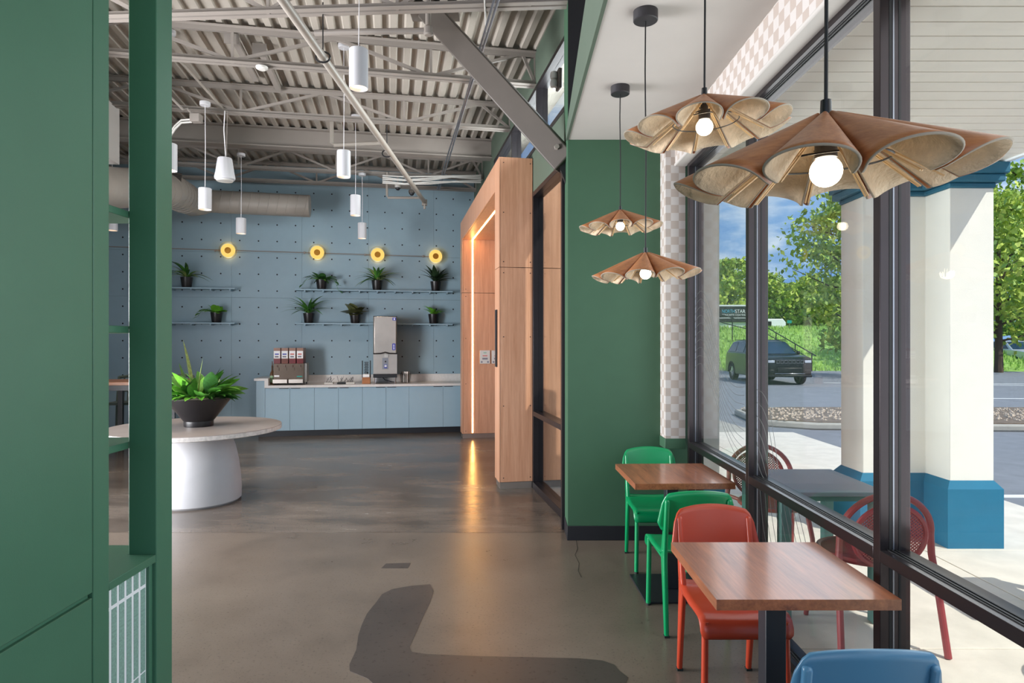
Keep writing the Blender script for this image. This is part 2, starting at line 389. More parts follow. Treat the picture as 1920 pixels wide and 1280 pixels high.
# ================================================================ NOOK: end wall, pilaster, header, ceiling, fascia
EW = 5.14
mb = MB(); mb.box((0.45, EW, 0.0), (1.46, 5.50, 4.80)); we = struct('wall_end', mb, 'green_wall', label='dark green end wall of the window nook')
mb = MB(); mb.box((0.452, EW-0.004, 3.226), (1.44, EW-0.001, 4.6)); mb.build('black_void_panel', 'black_hole', we)
mb = MB(); mb.box((0.444, EW-0.014, 0.0), (1.35, EW, 0.115)); mb.box((0.444, EW, 0), (0.452, 5.5, 0.115)); struct('baseboard_end', mb, 'black_base', bevel=0.002, label='black baseboard of the green wall')
mb = MB(); mb.box((0.425, 5.42, 0.0), (0.47, 5.56, 3.25)); struct('trim_1', mb, 'dark_frame', label='dark metal jamb between glass wall and green wall')
pil = sempty('wall_pilaster', 'wallpapered pilaster beside the nook window')
mb = MB(); mb.box((1.196, 4.963, 0.845), (1.35, EW, 3.226)); mb.build('wallpaper_face', 'wallpaper', pil)
mb = MB(); mb.box((1.190, 4.955, 0.765), (1.352, EW, 0.845)); mb.build('green_ledge', 'green_wall', pil, bevel=0.003)
hd = sempty('wall_header', 'wallpapered header over the nook windows')
mb = MB(); mb.box((1.27, -2.0, 2.985), (1.46, 4.963, 3.226)); mb.build('wallpaper_face', 'wallpaper', hd)
mb = MB(); mb.box((1.262, -2.0, 2.962), (1.36, 4.965, 2.986)); mb.build('white_soffit_trim', 'white_ceiling', hd, bevel=0.008)
mb = MB(); mb.box((0.455, -2.0, 3.226), (1.46, EW, 3.30)); struct('ceiling', mb, 'white_ceiling', label='white dropped ceiling of the nook')
mb = MB(); mb.prism([(EW,3.222),(EW,3.29),(3.77,3.62),(1.4,4.2),(-2,4.45),(-2,3.222)], 0.435, 0.455, 'x'); struct('trim_2', mb, 'grey_green', label='green fascia along the dropped ceiling')
mb = MB(); mb.box((-9.2,-4.2,4.9),(1.62,5.6,5.05)); struct('roof_slab', mb, 'grey_deck', label='roof over the front of the hall')
# ================================================================ NOOK WINDOW
XI, XO = 1.35, 1.462
win = sempty('window_1', 'storefront window with dark bronze frame along the nook')
mullY = [(4.86, 4.906), (3.637, 3.683), (2.338, 2.383), (1.04, 1.085), (-0.26, -0.215)]
def frame_profile(mb, kind, y0, y1, z0, z1):
    pass
for (a, b) in mullY:
    mb = MB(); mb.box((XI, a, 0.0), (XO, b, 2.985)); o = mb.build('mullion', 'bronze_frame', win, bevel=0.002)
    mb = MB()
    for yy, sg in ((a, -1), (b, 1)):
        for (x0, x1) in ((1.383, 1.393), (1.418, 1.426)): mb.box((x0, yy, 0.05), (x1, yy+sg*0.0015, 2.94))
    mb.build('gasket', 'gasket', o)
    mb = MB()
    for yy, sg in ((a, -1), (b, 1)): mb.box((1.396, yy, 0.05), (1.402, yy+sg*0.002, 2.94))
    mb.build('bead_strip', 'alu_strip', o)
for i in range(len(mullY)-1):
    far, near = mullY[i][0], mullY[i+1][1]
    for z0, z1 in ((0.0, 0.05), (0.79, 0.834), (2.935, 2.985)):
        mb = MB(); mb.box((XI, near, z0), (XO, far, z1)); o = mb.build('rail', 'bronze_frame', win, bevel=0.002)
        mb = MB()
        zz = z1 if z1 < 2 else z0; sg = 1 if z1 < 2 else -1
        for (x0, x1) in ((1.376, 1.381), (1.388, 1.396), (1.404, 1.409)): mb.box((x0, near, zz), (x1, far, zz+sg*0.003))
        mb.build('gasket', 'gasket', o)
    for z0, z1 in ((0.05, 0.79), (0.834, 2.935)):
        mb = MB(); mb.box((1.398, near, z0), (1.404, far, z1)); mb.build('pane', 'pane_glass', win, smooth=0)
# etched wave lines on the two panes by the pilaster
def etch(rows, n, top, bot):
    mb = MB()
    for i in range(n):
        t = i/(n-1); P = []
        for (x0, y0), (x1, y1) in zip(top, bot):
            px = x0+(x1-x0)*t; py = y0+(y1-y0)*t; Y = 1.394*FPX/(px-960); P.append(Vector((1.394, Y, CAMZ-(py-640)*Y/FPX)))
        Q = []
        for k in range(len(P)-1):
            p0, p1, p2, p3 = P[max(k-1,0)], P[k], P[k+1], P[min(k+2,len(P)-1)]
            for u in range(5):
                u /= 5.0
                Q.append(0.5*((2*p1)+(p2-p0)*u+(2*p0-5*p1+4*p2-p3)*u*u+(3*p1-p0-3*p2+p3)*u**3))
        Q.append(P[-1]); Q = [Vector((1.396, min(max(q.y, rows[0]), rows[1]), q.z)) for q in Q]; mb.tube(Q, 0.0013, 5)
    o = mb.build('etched_wave_lines', 'line_etch', win); o['kind'] = 'stuff'
etch((3.69, 4.855), 10, [(1301,563),(1314,545),(1328,568),(1340,622),(1353,690),(1374,722),(1395,725)], [(1301,690),(1313,681),(1326,698),(1340,745),(1356,800),(1375,845),(1393,872)])
etch((2.40, 3.63), 6, [(1416,729),(1430,738),(1442,768),(1452,830),(1458,880)], [(1412,850),(1418,862),(1424,880),(1428,890),(1432,897)])
etch((2.40, 3.63), 9, [(1424,905),(1427,950),(1431,990),(1440,1040)], [(1490,930),(1500,975),(1515,1040),(1530,1120)])
# ================================================================ HALL: back wall
def mbox(s0, s1, d0, d1, z0, z1): return ((s0, d0, z0), (s1, d1, z1))
wb = sempty('wall_back', 'pale blue pegboard panel wall at the back of the hall', rot=True)
mb = MB(); mb.box(*mbox(SL-0.2, SR+0.2, DB+0.02, DB+0.2, 0, 4.9)); mb.build('backing', 'black_hole', wb)
vj = [SL] + [pm(x, 560, DB).x for x in (434, 566, 691, 813)] + [SR+0.1]
vj.insert(1, vj[1]-1.24)
zj = [0.0, pm(650, 560, DB).z, pm(560, 478, DB).z+0.02, 4.75]
for i in range(len(vj)-1):
    for j in range(3):
        mb = MB(); mb.box(*mbox(vj[i]+0.0012, vj[i+1]-0.0012, DB, DB+0.02, zj[j]+0.0012, zj[j+1]-0.0012)); mb.build('panel', 'blue_panel', wb, bevel=0.001)
sh = 0.298; p0 = pm(449.5, 638.5, DB)
mb = MB()
for i in range(-8, 14):
    for j in range(-5, 10):
        s = p0.x+i*sh*1.05; z = p0.z+j*sh*0.985
        if SL+0.1 < s < SR-0.05 and 0.75 < z < 4.4: mb.cyl((s, DB-0.0015, z), (s, DB+0.001, z), 0.0135, n=10)
o = mb.build('peg_holes', 'black_hole', wb); o['kind'] = 'stuff'
# left wall of the hall
wl = sempty('wall_left', 'left wall of the hall with grey check wallpaper', rot=True)
mb = MB(); mb.box(*mbox(SL-0.12, SL, 6.5, DB, 0.0, 4.8)); mb.build('wallpaper_face', 'wallpaper_grey', wl)
mb = MB(); mb.box(*mbox(SL-0.02, SL+0.06, 10.6, 11.2, 2.55, 4.2)); mb.build('green_pier', 'green_paint', wl)
# ================================================================ HALL: right wall over the glass, clerestory, glass wall
wr = sempty('wall_right', 'green wall band over the glass on the right of the hall', rot=True)
D0 = 5.36
mb = MB(); mb.box(*mbox(SR, SR+0.14, D0, 6.80, 3.22, 3.66)); mb.box(*mbox(SR, SR+0.14, 6.80, DB+0.02, 3.605, 3.66)); mb.box(*mbox(SR, SR+0.14, 10.77, DB+0.02, 3.22, 3.605)); mb.build('lower_band', 'grey_green', wr)
mb = MB(); mb.box(*mbox(SR, SR+0.14, D0, DB+0.02, 4.33, 4.9)); mb.build('upper_band', 'grey_green', wr)
mb = MB(); mb.box(*mbox(SR, SR+0.14, 9.5, DB+0.02, 3.66, 4.33)); mb.box(*mbox(SR, SR+0.14, 10.77, DB+0.02, 0, 3.22)); mb.build('solid_bay', 'grey_green', wr)
w3 = sempty('window_3', 'clerestory strip window high on the right wall of the hall', rot=True)
for d in (5.40, 6.62, 8.05, 9.48):
    mb = MB(); mb.box(*mbox(SR-0.005, SR+0.115, d-0.022, d+0.022, 3.66, 4.33)); mb.build('mullion', 'dark_frame', w3)
for z in (3.66, 4.285):
    mb = MB(); mb.box(*mbox(SR-0.005, SR+0.115, 5.40, 9.48, z, z+0.045)); mb.build('rail', 'dark_frame', w3)
for a, b in ((5.422, 6.598), (6.642, 8.028), (8.072, 9.458)):
    mb = MB(); mb.box(*mbox(SR+0.06, SR+0.066, a, b, 3.705, 4.285)); mb.build('pane', 'pane_glass', w3, smooth=0)
mb = MB(); mb.box(*mbox(SR+0.14, SR+0.52, 5.3, 12.2, 4.60, 4.90)); struct('eave', mb, 'kerb', rot=True, label='pale roof eave outside the clerestory')
w2 = sempty('window_2', 'tall glass wall with dark frame between the wood portal and the green wall', rot=True)
g0, g1 = 5.50, 6.80
for d in (g0, g1-0.03):
    mb = MB(); mb.box(*mbox(SR-0.005, SR+0.11, d, d+0.046, 0, 3.22)); mb.build('mullion', 'dark_frame', w2, bevel=0.002)
for z0, z1 in ((0.0, 0.075), (0.795, 0.845), (3.17, 3.22)):
    mb = MB(); mb.box(*mbox(SR-0.012, SR+0.11, g0+0.046, g1-0.03, z0, z1)); mb.build('rail', 'dark_frame', w2, bevel=0.002)
for z0, z1 in ((0.075, 0.795), (0.845, 3.17)):
    mb = MB(); mb.box(*mbox(SR+0.05, SR+0.056, g0+0.046, g1-0.03, z0, z1)); mb.build('pane', 'pane_glass', w2, smooth=0)
# ================================================================ WOOD PORTAL (entry vestibule)
PS, PD0, PD1, PD2, PD3 = 1.138, 6.807, 7.09, 10.497, 10.76
PT, PO, PJ = 3.60, 3.285, 2.405
por = thing('wood_portal', 'tall wood veneer entry portal with a glowing light strip inside', 'portal', (0,0,0), TH)
SE = 3.3
def panel(a, b, m='veneer'):
    mb = MB(); mb.box(a, b); return mb.build('panel', m, por, bevel=0.0015)
mb = MB()
mb.box((PS+0.02, PD0+0.02, 0), (SE, PD1-0.02, PT-0.02)); mb.box((PS+0.02, PD2+0.02, 0), (SE, PD3-0.02, PT-0.02)); mb.box((PS+0.02, PD0+0.02, PO+0.02), (SE, PD3-0.02, PT-0.02))
mb.build('core', 'black_base', por)
Z0 = 0.075; G = 0.003
for z0, z1 in ((Z0, PJ-G), (PJ+G, PT)):
    for s0, s1 in ((PS+0.021, SR-0.006), (SR+0.115, 2.35), (2.356, SE)): panel((s0, PD0, z0), (s1, PD0+0.02, z1))          # near face
    zt = min(z1, PO)
    for s0, s1 in ((PS+0.021, 2.2), (2.206, SE)): panel((s0, PD2, z0), (s1, PD2+0.02, zt)); panel((s0, PD1-0.02, z0), (s1, PD1, zt))
    panel((PS, PD0, z0), (PS+0.018, PD1, z1)); panel((PS, PD2, z0), (PS+0.018, PD3, z1))
ds = [PD1+0.003, 7.9, 8.75, 9.6, PD2-0.003]
for i in range(4):
    panel((PS, ds[i]+0.002, PO), (PS+0.018, ds[i+1]-0.002, PT))
    for s0, s1 in ((PS+0.021, 1.30), (1.324, 2.2), (2.206, SE)): panel((s0, ds[i]+0.002, PO), (s1, ds[i+1]-0.002, PO+0.018))
mb = MB(); mb.box((1.302, PD2-0.004, 0.09), (1.322, PD2+0.004, PO)); mb.box((1.302, PD1, PO-0.004), (1.322, PD2, PO+0.006)); mb.build('light_strip', 'led', por)
mb = MB()
for s in (PS+0.05, SR-0.03):
    for z in (0.12, 0.9, 1.65, PJ-0.06, PJ+0.06, 3.0, PT-0.06): mb.cyl((s, PD0-0.0015, z), (s, PD0, z), 0.006, n=8)
for z in (0.12, 0.9, 1.65, PJ-0.06, PJ+0.06): mb.cyl((PS+0.06, PD2-0.0015, z), (PS+0.06, PD2, z), 0.007, n=8)
o = mb.build('screw_heads', 'black_metal', por); o['kind'] = 'stuff'
def plinth(a, b):
    mb = MB(); mb.box(a, b); mb.build('plinth', 'steel', por)
plinth((PS+0.015, PD0+0.012, 0.0), (SR-0.01, PD1-0.012, 0.07)); plinth((PS+0.015, PD2+0.012, 0.0), (SE, PD3-0.012, 0.07))
for px, lab in ((909, 'white printed notice on the lit portal wall, the wholly visible one'), (931, 'white printed notice on the lit portal wall, half hidden behind the near jamb')):
    c = pm(px, 669, PD2)
    t = thing('wall_notice', lab, 'notice', M(c.x, PD2-0.012, c.z), TH)
    mb = MB(); mb.box((-0.085,-0.012,-0.11),(0.085,0.010,0.11)); mb.build('frame', 'white_plastic', t, bevel=0.003)
    for z, wd, m in ((0.07, 0.05, 'print_green'), (0.02, 0.08, 'print_red'), (-0.02, 0.09, 'print_grey'), (-0.035, 0.09, 'print_grey')):
        mb = MB(); mb.box((-wd/2,-0.0135,z-0.007),(wd/2,-0.0115,z+0.007)); mb.build('printed_line', m, t)
    for x in (-0.055, 0.05):
        mb = MB(); mb.box((x-0.014,-0.0135,-0.095),(x+0.014,-0.0115,-0.068)); mb.build('printed_mark', 'print_grey', t)
# door track closer strip on the near jamb
mb = MB(); mb.box((PS-0.012, PD0+0.10, 1.32), (PS, PD0+0.2, 1.95)); mb.build('grille_strip', 'dark_frame', por)
# ================================================================ ROOF DECK
DK = 4.72
mb = MB(); prof = []
s = -6.4; pitch = 0.152
while s < SR+0.1:
    prof += [(s, DK), (s+0.058, DK), (s+0.076, DK+0.04), (s+0.134, DK+0.04)]; s += pitch
vs = []; fs = []
dd = [4.6, 8.3, 9.8, 12.0]
for d in dd: vs += [(a, d, z) for a, z in prof]
n = len(prof)
for k in range(len(dd)-1): fs += [(k*n+i, k*n+i+1, (k+1)*n+i+1, (k+1)*n+i) for i in range(n-1)]
mb.add(vs, fs); mb.box((-6.4, 4.6, DK+0.045), (SR+0.14, 12.1, DK+0.2)); struct('ceiling', mb, 'grey_deck', rot=True, smooth=0, label='grey corrugated steel roof deck over the hall')
# ================================================================ JOISTS AND STEEL
def joist(label, d, s0, s1, zb, zt, phase=0.0, pan=1.22, loc=(0,0,0), rz=TH):
    t = thing('roof_joist', label, 'roof joist', loc, rz, 'open web roof joists')
    for z, nm in ((zb, 'bottom_chord'), (zt, 'top_chord')):
        mb = MB()
        for o in (-1, 1):
            mb.box((s0, d+o*0.012, z-0.006), (s1, d+o*0.062, z)); mb.box((s0, d+o*0.012, z-0.006 if nm == 'top_chord' else z), (s1, d+o*0.018, z+(-0.05 if nm == 'top_chord' else 0.05)))
        mb.build(nm, 'grey_steel', t, smooth=0)
    s = s0+phase; up = True
    while s < s1-0.1:
        e_ = min(s+pan/2, s1)
        mb = MB(); a = (s, d, zb+0.02 if up else zt-0.02); b = (e_, d, zt-0.02 if up else zb+0.02)
        mb.bar(a, b, 0.03, 0.03); mb.build('web_diagonal', 'grey_steel', t)
        if not up:
            mb = MB(); mb.bar((e_, d, zb), (e_, d, zt), 0.025, 0.025); mb.build('web_post', 'grey_steel', t)
        s = e_; up = not up
    return t
joist('nearest grey open web joist crossing the very top of the picture', 0, -4.2, 3.05, 4.355, 4.70, 0.2, 1.1, (-2.45, 5.38, 0), math.radians(-3.3))
joist('second grey roof joist, right behind the big diagonal brace', 6.70, -6.0, SR, 4.35, 4.70, 0.55, 1.95)
joist('third grey roof joist, in front of the solid roof beam', 8.20, -6.0, SR, 4.36, 4.70, 0.3, 1.95)
joist('grey roof joist just behind the solid roof beam', 10.78, -6.0, SR, 4.36, 4.70, 0.6, 1.5)
joist('last grey roof joist against the blue pegboard wall', 11.62, -6.0, SR, 4.36, 4.70, 0.2, 1.5)
bt = thing('roof_beam', 'deep solid grey roof beam spanning the hall', 'beam', (0,0,0), TH)
for nm, a, b in (('web', (-6.0, 9.79, 4.44), (SR, 9.805, 4.71)), ('bottom_flange', (-6.0, 9.71, 4.425), (SR, 9.885, 4.445)), ('top_flange', (-6.0, 9.71, 4.70), (SR, 9.885, 4.718))):
    mb = MB(); mb.box(a, b); mb.build(nm, 'grey_steel', bt)
br = thing('diagonal_brace', 'thick grey steel brace running diagonally down to the green wall', 'brace', (0,0,0))
A, B = Vector((0.455, 5.36, 3.10)), Vector((-0.78, 5.95, 4.69))
mb = MB(); mb.bar(A, B, 0.14, 0.205, (0,0,1)); mb.build('box_section', 'grey_beam', br, bevel=0.012)
c = A.lerp(B, 0.05); mb = MB(); mb.cyl(c+Vector((-0.02,-0.062,0.04)), c+Vector((-0.02,-0.10,0.04)), 0.022, n=6); mb.build('bolt', 'grey_steel', br)
mb = MB(); mb.prism([(0.449,2.93),(0.449,3.16),(0.36,3.16)],5.34,5.40,'y'); mb.build('gusset_plate', 'black_metal', br)
hb = MB(); hb.box((-0.95,5.85,4.66),(-0.5,6.1,4.72)); hb.build('roof_plate', 'grey_beam', br)
# blocking between joists
for i, (px, lab) in enumerate(((434, 'grey steel blocking strip running up to the second joist'), (486, 'grey steel blocking strip running up to the third joist'))):
    d0 = (6.74, 7.0)[i]; c = pm(px, 80 if i == 0 else 168, d0)
    t = thing('deck_blocking', lab, 'steel strip', M(c.x, d0, 4.66), TH)
    mb = MB(); mb.box((-0.07,0,-0.1),(0.07,0.012,0.04)); mb.build('end_plate', 'grey_steel', t)
    mb = MB(); mb.box((-0.03,0.012,-0.02),(0.03,1.15,0.04)); mb.build('strip', 'grey_steel', t)
# sprinkler pipes
t = thing('sprinkler_main', 'long pale sprinkler pipe slanting across the ceiling with a drop at its end', 'pipe')
mb = MB(); mb.cyl((-1.61, 4.2, 3.99), (-1.50, 10.95, 3.99), 0.036, n=14); mb.build('pipe', 'duct_metal', t)
mb = MB(); mb.cyl((-1.50,10.93,3.93),(-1.50,10.93,4.03),0.045,n=12); mb.cyl((-1.5,10.93,3.87),(-1.5,10.93,3.93),0.02,n=8); mb.build('end_fitting', 'duct_metal', t)
mb = MB(); mb.tube([(-1.51,10.6,3.99),(-2.05,10.55,3.98),(-2.07,10.55,4.02),(-2.07,10.55,4.4)], 0.02, 8); mb.build('branch_pipe', 'duct_metal', t)
for y in (5.36, 8.1):
    mb = MB(); mb.tube([(-1.59+0.06*math.cos(a), y, 3.99+0.045*math.sin(a)) for a in [k*PI/8 for k in range(17)]], 0.008, 6); mb.cyl((-1.59,y,4.03),(-1.59,y,4.45),0.006,n=6); mb.build('hanger', 'black_metal', t)
t = thing('sprinkler_branch', 'thin grey pipe with an elbow under the nearest joist', 'pipe')
p1, p2 = pw(640, 60, 5.6), pw(803, 58, 5.6)
mb = MB(); mb.tube([pw(590,62,5.6), p1, p2+Vector((-0.03,0,0)), p2+Vector((0,0,0.03)), p2+Vector((0,0,0.4))], 0.026, 10); mb.build('pipe', 'grey_steel', t)
mb = MB(); mb.lathe([(0.03,-0.04),(0.042,-0.03),(0.042,0.03),(0.03,0.04)], p2, 12); mb.build('elbow', 'grey_steel', t)
t = thing('sprinkler_drop', 'grey pipe drop hanging in front of the solid roof beam', 'pipe')
q = pw(622, 272, 9.0)
mb = MB(); mb.tube([q+Vector((0,0,0.38)), q+Vector((0,0,0.03)), q+Vector((0.03,0,0)), pw(712,268,9.1)], 0.028, 10); mb.build('pipe', 'duct_metal', t)
# conduits along the ceiling
t = thing('conduit_run', 'twin steel conduits running along under the joists by the brace', 'conduit', (0,0,0), TH)
for i, sx in enumerate((0.80, 0.835)):
    mb = MB(); mb.tube([(sx, 4.9, 4.325), (sx+0.01*(-1)**i, 7.4, 4.32), (sx, 9.0, 4.322), (sx, 11.5, 4.33)], 0.011, 7); mb.build('conduit', 'alu_strip', t)
mb = MB(); mb.tube([(0.70,4.9,4.36),(0.82,5.6,4.34),(0.78,6.2,4.335),(0.84,7.0,4.345),(0.80,8.2,4.335)],0.007,6); mb.build('cable', 'white_plastic', t)
t = thing('cable_bundle', 'bundle of pale cables sagging under the far joists beside the portal', 'cables', (0,0,0), TH)
for i in range(5):
    z = 4.30-0.03*i; mb = MB(); mb.tube([(-0.15,10.5,z-0.02),(0.2,10.4,z-0.05-0.02*(i%2)),(0.6,10.42,z-0.02),(0.95,10.4,z+0.02*(i%3)),(1.45,10.5,z+0.06)],0.012,6); mb.build('cable', 'white_plastic', t)
t = thing('conduit_bend', 'grey conduit with a junction box above the left pendants', 'conduit')
b0 = pw(368, 222, 7.4)
mb = MB(); mb.box(b0-Vector((0.055,0.05,0.045)), b0+Vector((0.055,0.05,0.045))); mb.build('junction_box', 'grey_steel', t, bevel=0.004)
mb = MB(); mb.tube([b0+Vector((-0.03,0,0.04)), pw(350,203,7.3), pw(343,205,7.25), pw(318,180,7.1)], 0.014, 7); mb.build('conduit', 'grey_steel', t)
for k in (0, 1):
    mb = MB(); mb.tube([b0+Vector((-0.05,0,-0.01-0.03*k)), pw(340,225+5*k,7.4), pw(328,236+6*k,7.4), pw(310,262+8*k,7.4)], 0.011, 7); mb.build('flex_cable', 'white_plastic', t)
t = thing('angle_conduit', 'grey conduit angling up from the third joist to the deck', 'conduit')
mb = MB(); mb.tube([pw(416,214,7.75), pw(420,206,7.7), pw(350,128,7.0), pw(330,108,6.7)], 0.013, 7); mb.build('conduit', 'duct_metal', t)
# ducts
t = thing('spiral_duct', 'big grey spiral air duct bending along the blue wall', 'duct')
R = 0.185
e0 = pm(388, 377, 11.25); e1 = pm(581, 381, 11.25); ew0, ew1 = M(*e0), M(*e1)
ez = ew0.z; ew1.z = ez-0.02
pth = [pw(150,352,6.9), pw(262,352,8.1), pw(318,356,9.0), pw(342,369,9.7), pw(360,378,10.15), pw(376,379,10.40), ew0]
mb = MB(); mb.tube([pth[0], pth[1], pth[2], pth[3]], [0.24,0.24,0.24,0.235], 24, cap=False); mb.build('inlet_run', 'duct_metal', t)
mb = MB(); mb.tube([pth[3], pth[4], pth[5], ew0], [0.235,0.225,0.205,R], 24, cap=False); mb.build('elbow', 'duct_metal', t)
mb = MB(); mb.tube([ew0, ew1], R, 28); mb.build('straight_run', 'duct_metal', t)
mb = MB()
L = (ew1-ew0).length
for k in range(11):
    f = (k+0.5)/11; c0 = ew0.lerp(ew1, f); dr = (ew1-ew0).normalized(); u = dr.orthogonal().normalized(); v_ = dr.cross(u)
    mb.tube([c0+(u*math.cos(a)+v_*math.sin(a))*R+dr*(0.05*math.sin(a)) for a in [2*PI*i/24 for i in range(24)]], 0.006, 4, closed=True)
for k in range(9):
    f = k/8.0*2.0; i = min(int(f), 1); c0 = pth[i+1].lerp(pth[i+2], f-i); dr = (pth[i+2]-pth[i+1]).normalized(); u = dr.orthogonal().normalized(); v_ = dr.cross(u)
    mb.tube([c0+(u*math.cos(a)+v_*math.sin(a))*0.239+dr*(0.05*math.sin(a)) for a in [2*PI*i_/24 for i_ in range(24)]], 0.005, 4, closed=True)
o = mb.build('spiral_seam', 'duct_metal', t); o['kind'] = 'stuff'
g = pw(331, 335, 8.85); gt = MB()
Mx = Matrix.Translation(g) @ Euler((0.5, 0.1, 0.55)).to_matrix().to_4x4()
gt.box((-0.06,-0.02,-0.085),(0.06,0.012,0.085), Mx); go = gt.build('grille', 'grey_beam', t)
for k in range(7):
    sm = MB(); z = -0.07+0.022*k; sm.box((-0.05,-0.026,z),(0.05,-0.018,z+0.008), Mx); sm.build('slat', 'black_metal', go)
# left bulkhead seen through the shelf slot
mb = MB(); mb.box((-5.2, 6.0, 3.71), (-3.2, 8.35, 4.37)); struct('bulkhead', mb, 'white_ceiling', rot=True, label='pale grey ceiling bulkhead at the left of the hall')
# ================================================================ GREEN SHELF PARTITION (left)
PX = -1.2
pt = thing('shelf_partition', 'tall green painted partition with open shelf slot and tiled base', 'partition')
def pbox(name, a, b, m='green_paint', bev=0.002, par=None):
    mb = MB(); mb.box(a, b); return mb.build(name, m, par or pt, bevel=bev)
pbox('carcass', (-1.66, -0.6, 0.0), (PX-0.012, 1.822, 4.6))
pbox('door_panel', (PX-0.012, -0.6, 0.884), (PX+0.004, 1.818, 4.6), bev=0.003)
pbox('lower_panel', (PX-0.014, -0.6, 0.0), (PX, 1.822, 0.868))
pbox('stile', (-1.66, 1.826, 0.0), (PX, 1.899, 4.6), bev=0.003)
pbox('end_post', (PX-0.094, 2.150, 0.0), (PX, 2.251, 4.6), bev=0.003)
pbox('end_leg', (-1.66, 2.150, 0.0), (PX-0.096, 2.249, 0.854), bev=0.003)
mb = MB(); mb.prism([(-1.66,1.9),(PX-0.001,1.9),(PX-0.001,2.149),(PX-0.095,2.149),(PX-0.095,2.250),(-1.66,2.250)],0.856,0.882); mb.build('ledge','green_paint',pt,bevel=0.002)
pbox('tile_edge', (PX-0.08, 2.130, 0.0), (PX-0.012, 2.149, 0.854), bev=0.001)
for z in (1.262, 1.652, 2.040): pbox('shelf_board', (-1.66, 1.899, z-0.024), (PX-0.094, 2.251, z), bev=0.002)
pbox('tile_backing', (-1.66, 1.899, 0.0), (PX-0.022, 2.128, 0.856), 'grout', 0)
tz = [0.0, 0.222, 0.228, 0.502, 0.508, 0.782, 0.794, 0.853]
me = None
tw = (2.128-1.899)/6.0
for k in range(4):
    mbt = MB(); mbt.box((-0.006, 0.0065, tz[2*k]), (-0.0005, tw-0.0065, tz[2*k+1])); me = mbt.mesh('tile', 0); me.materials.append(MATS['terrazzo'])
    for i in range(6): mesh_obj('tile', me, pt, (PX-0.020, 1.899+i*tw, 0.004 if k == 0 else 0.0))
# ================================================================ ROUND STONE TABLE + PLANTER
RX, RY = -3.185, 6.42
t = thing('round_table', 'large round pale stone table on a bell shaped plaster base', 'table', (RX, RY, 0))
mb = MB(); mb.lathe([(0.0,0.70),(0.80,0.70),(0.815,0.706),(0.815,0.744)], n=64, cap=False); mb.build('tabletop_edge', 'table_stone_edge', t)
mb = MB(); mb.lathe([(0.815,0.744),(0.812,0.75),(0.0,0.75)], n=64, cap=False); mb.build('tabletop', 'table_stone', t)
mb = MB(); mb.lathe([(0.405,0.0),(0.425,0.02),(0.428,0.12),(0.42,0.25),(0.40,0.40),(0.37,0.54),(0.33,0.66),(0.31,0.70)], n=64); mb.build('base', 'table_plaster', t)
pl = thing('planter_bowl', 'wide black bowl planter with mixed green foliage on the round table', 'planter', (RX+0.03, RY, 0.75))
mb = MB(); mb.lathe([(0.135,0.0),(0.138,0.012),(0.138,0.055),(0.145,0.062),(0.305,0.275),(0.307,0.285),(0.29,0.285),(0.26,0.24)], n=48, cap=False); mb.lathe([(0.0,0.0),(0.135,0.0)], n=48, cap=False); mb.build('bowl', 'pot_black', pl)
mb = MB(); mb.lathe([(0.275,0.262),(0.2,0.272),(0.0,0.28)], n=32, cap=False); mb.build('gravel', 'gravel', pl)
# ---- leaves: blade meshes along +x, length 1
def blade(width, droop, fold=0.25, tip=1.0, heart=False, n=8):
    vs = []; fs = []
    for i in range(n+1):
        u = i/n
        w_ = width*(math.sin(PI*u**0.8)**0.9 if not heart else math.sin(PI*min(1, u*0.9+0.1))**0.7)*(1 if u < 1 else 0)
        if i == 0 and not heart: w_ = width*0.15
        z = -droop*u*u; x = u*(1-0.25*droop*u)
        vs += [(x, -w_/2, z+fold*w_*0.5), (x, 0, z), (x, w_/2, z+fold*w_*0.5)]
    for i in range(n):
        a = 3*i; b = a+3; fs += [(a, b, b+1, a+1), (a+1, b+1, b+2, a+2)]
    return vs, fs
def blade_mesh(name, m, *a, **k):
    vs, fs = blade(*a, **k); mb = MB(); mb.add(vs, fs); me = mb.mesh(name, 60, fix=False); me.materials.append(MATS[m]); return me
rnd = random.Random(11)
def leaf(me, par, loc, yaw, pitch, size, roll=0.0):
    return mesh_obj('leaf', me, par, loc, (roll, -pitch, yaw), (size, size, size))
sw1 = blade_mesh('sword_leaf', 'plant_cream', 0.15, 0.03, 0.3); sw2 = blade_mesh('sword_leaf', 'plant_dark', 0.13, 0.05, 0.3)
br_ = blade_mesh('broad_leaf', 'plant_green', 0.36, 0.28, 0.3); br2 = blade_mesh('broad_leaf', 'plant_bright', 0.34, 0.25, 0.3); br3 = blade_mesh('broad_leaf', 'plant_dark', 0.42, 0.4, 0.2)
leaf(sw1, pl, (-0.06,0,0.27), PI*0.9, 1.40, 0.62, 0.4); leaf(sw1, pl, (0.02,-0.05,0.27), 0.5, 1.50, 0.42); leaf(sw2, pl, (0.06,0.03,0.27), 0.1, 1.20, 0.36); leaf(sw2, pl, (-0.12,0.05,0.27), 2.8, 1.25, 0.4)
for k in range(90):
    a = rnd.uniform(0, 2*PI); r = 0.21*math.sqrt(rnd.random()); p = rnd.uniform(0.85, 1.5) if r < 0.12 else rnd.uniform(0.2, 1.2)
    leaf(rnd.choice((br_, br_, br2, br3)), pl, (r*math.cos(a), r*math.sin(a), 0.27+rnd.uniform(0,0.05)), a+rnd.uniform(-0.5,0.5), p, rnd.uniform(0.16,0.34), rnd.uniform(-0.9,0.9))
for k in range(16):
    a = rnd.uniform(-PI, PI); leaf(rnd.choice((br2, br3)), pl, (0.2*math.cos(a), 0.2*math.sin(a), 0.30), a, rnd.uniform(0.0,0.35), rnd.uniform(0.16,0.22))
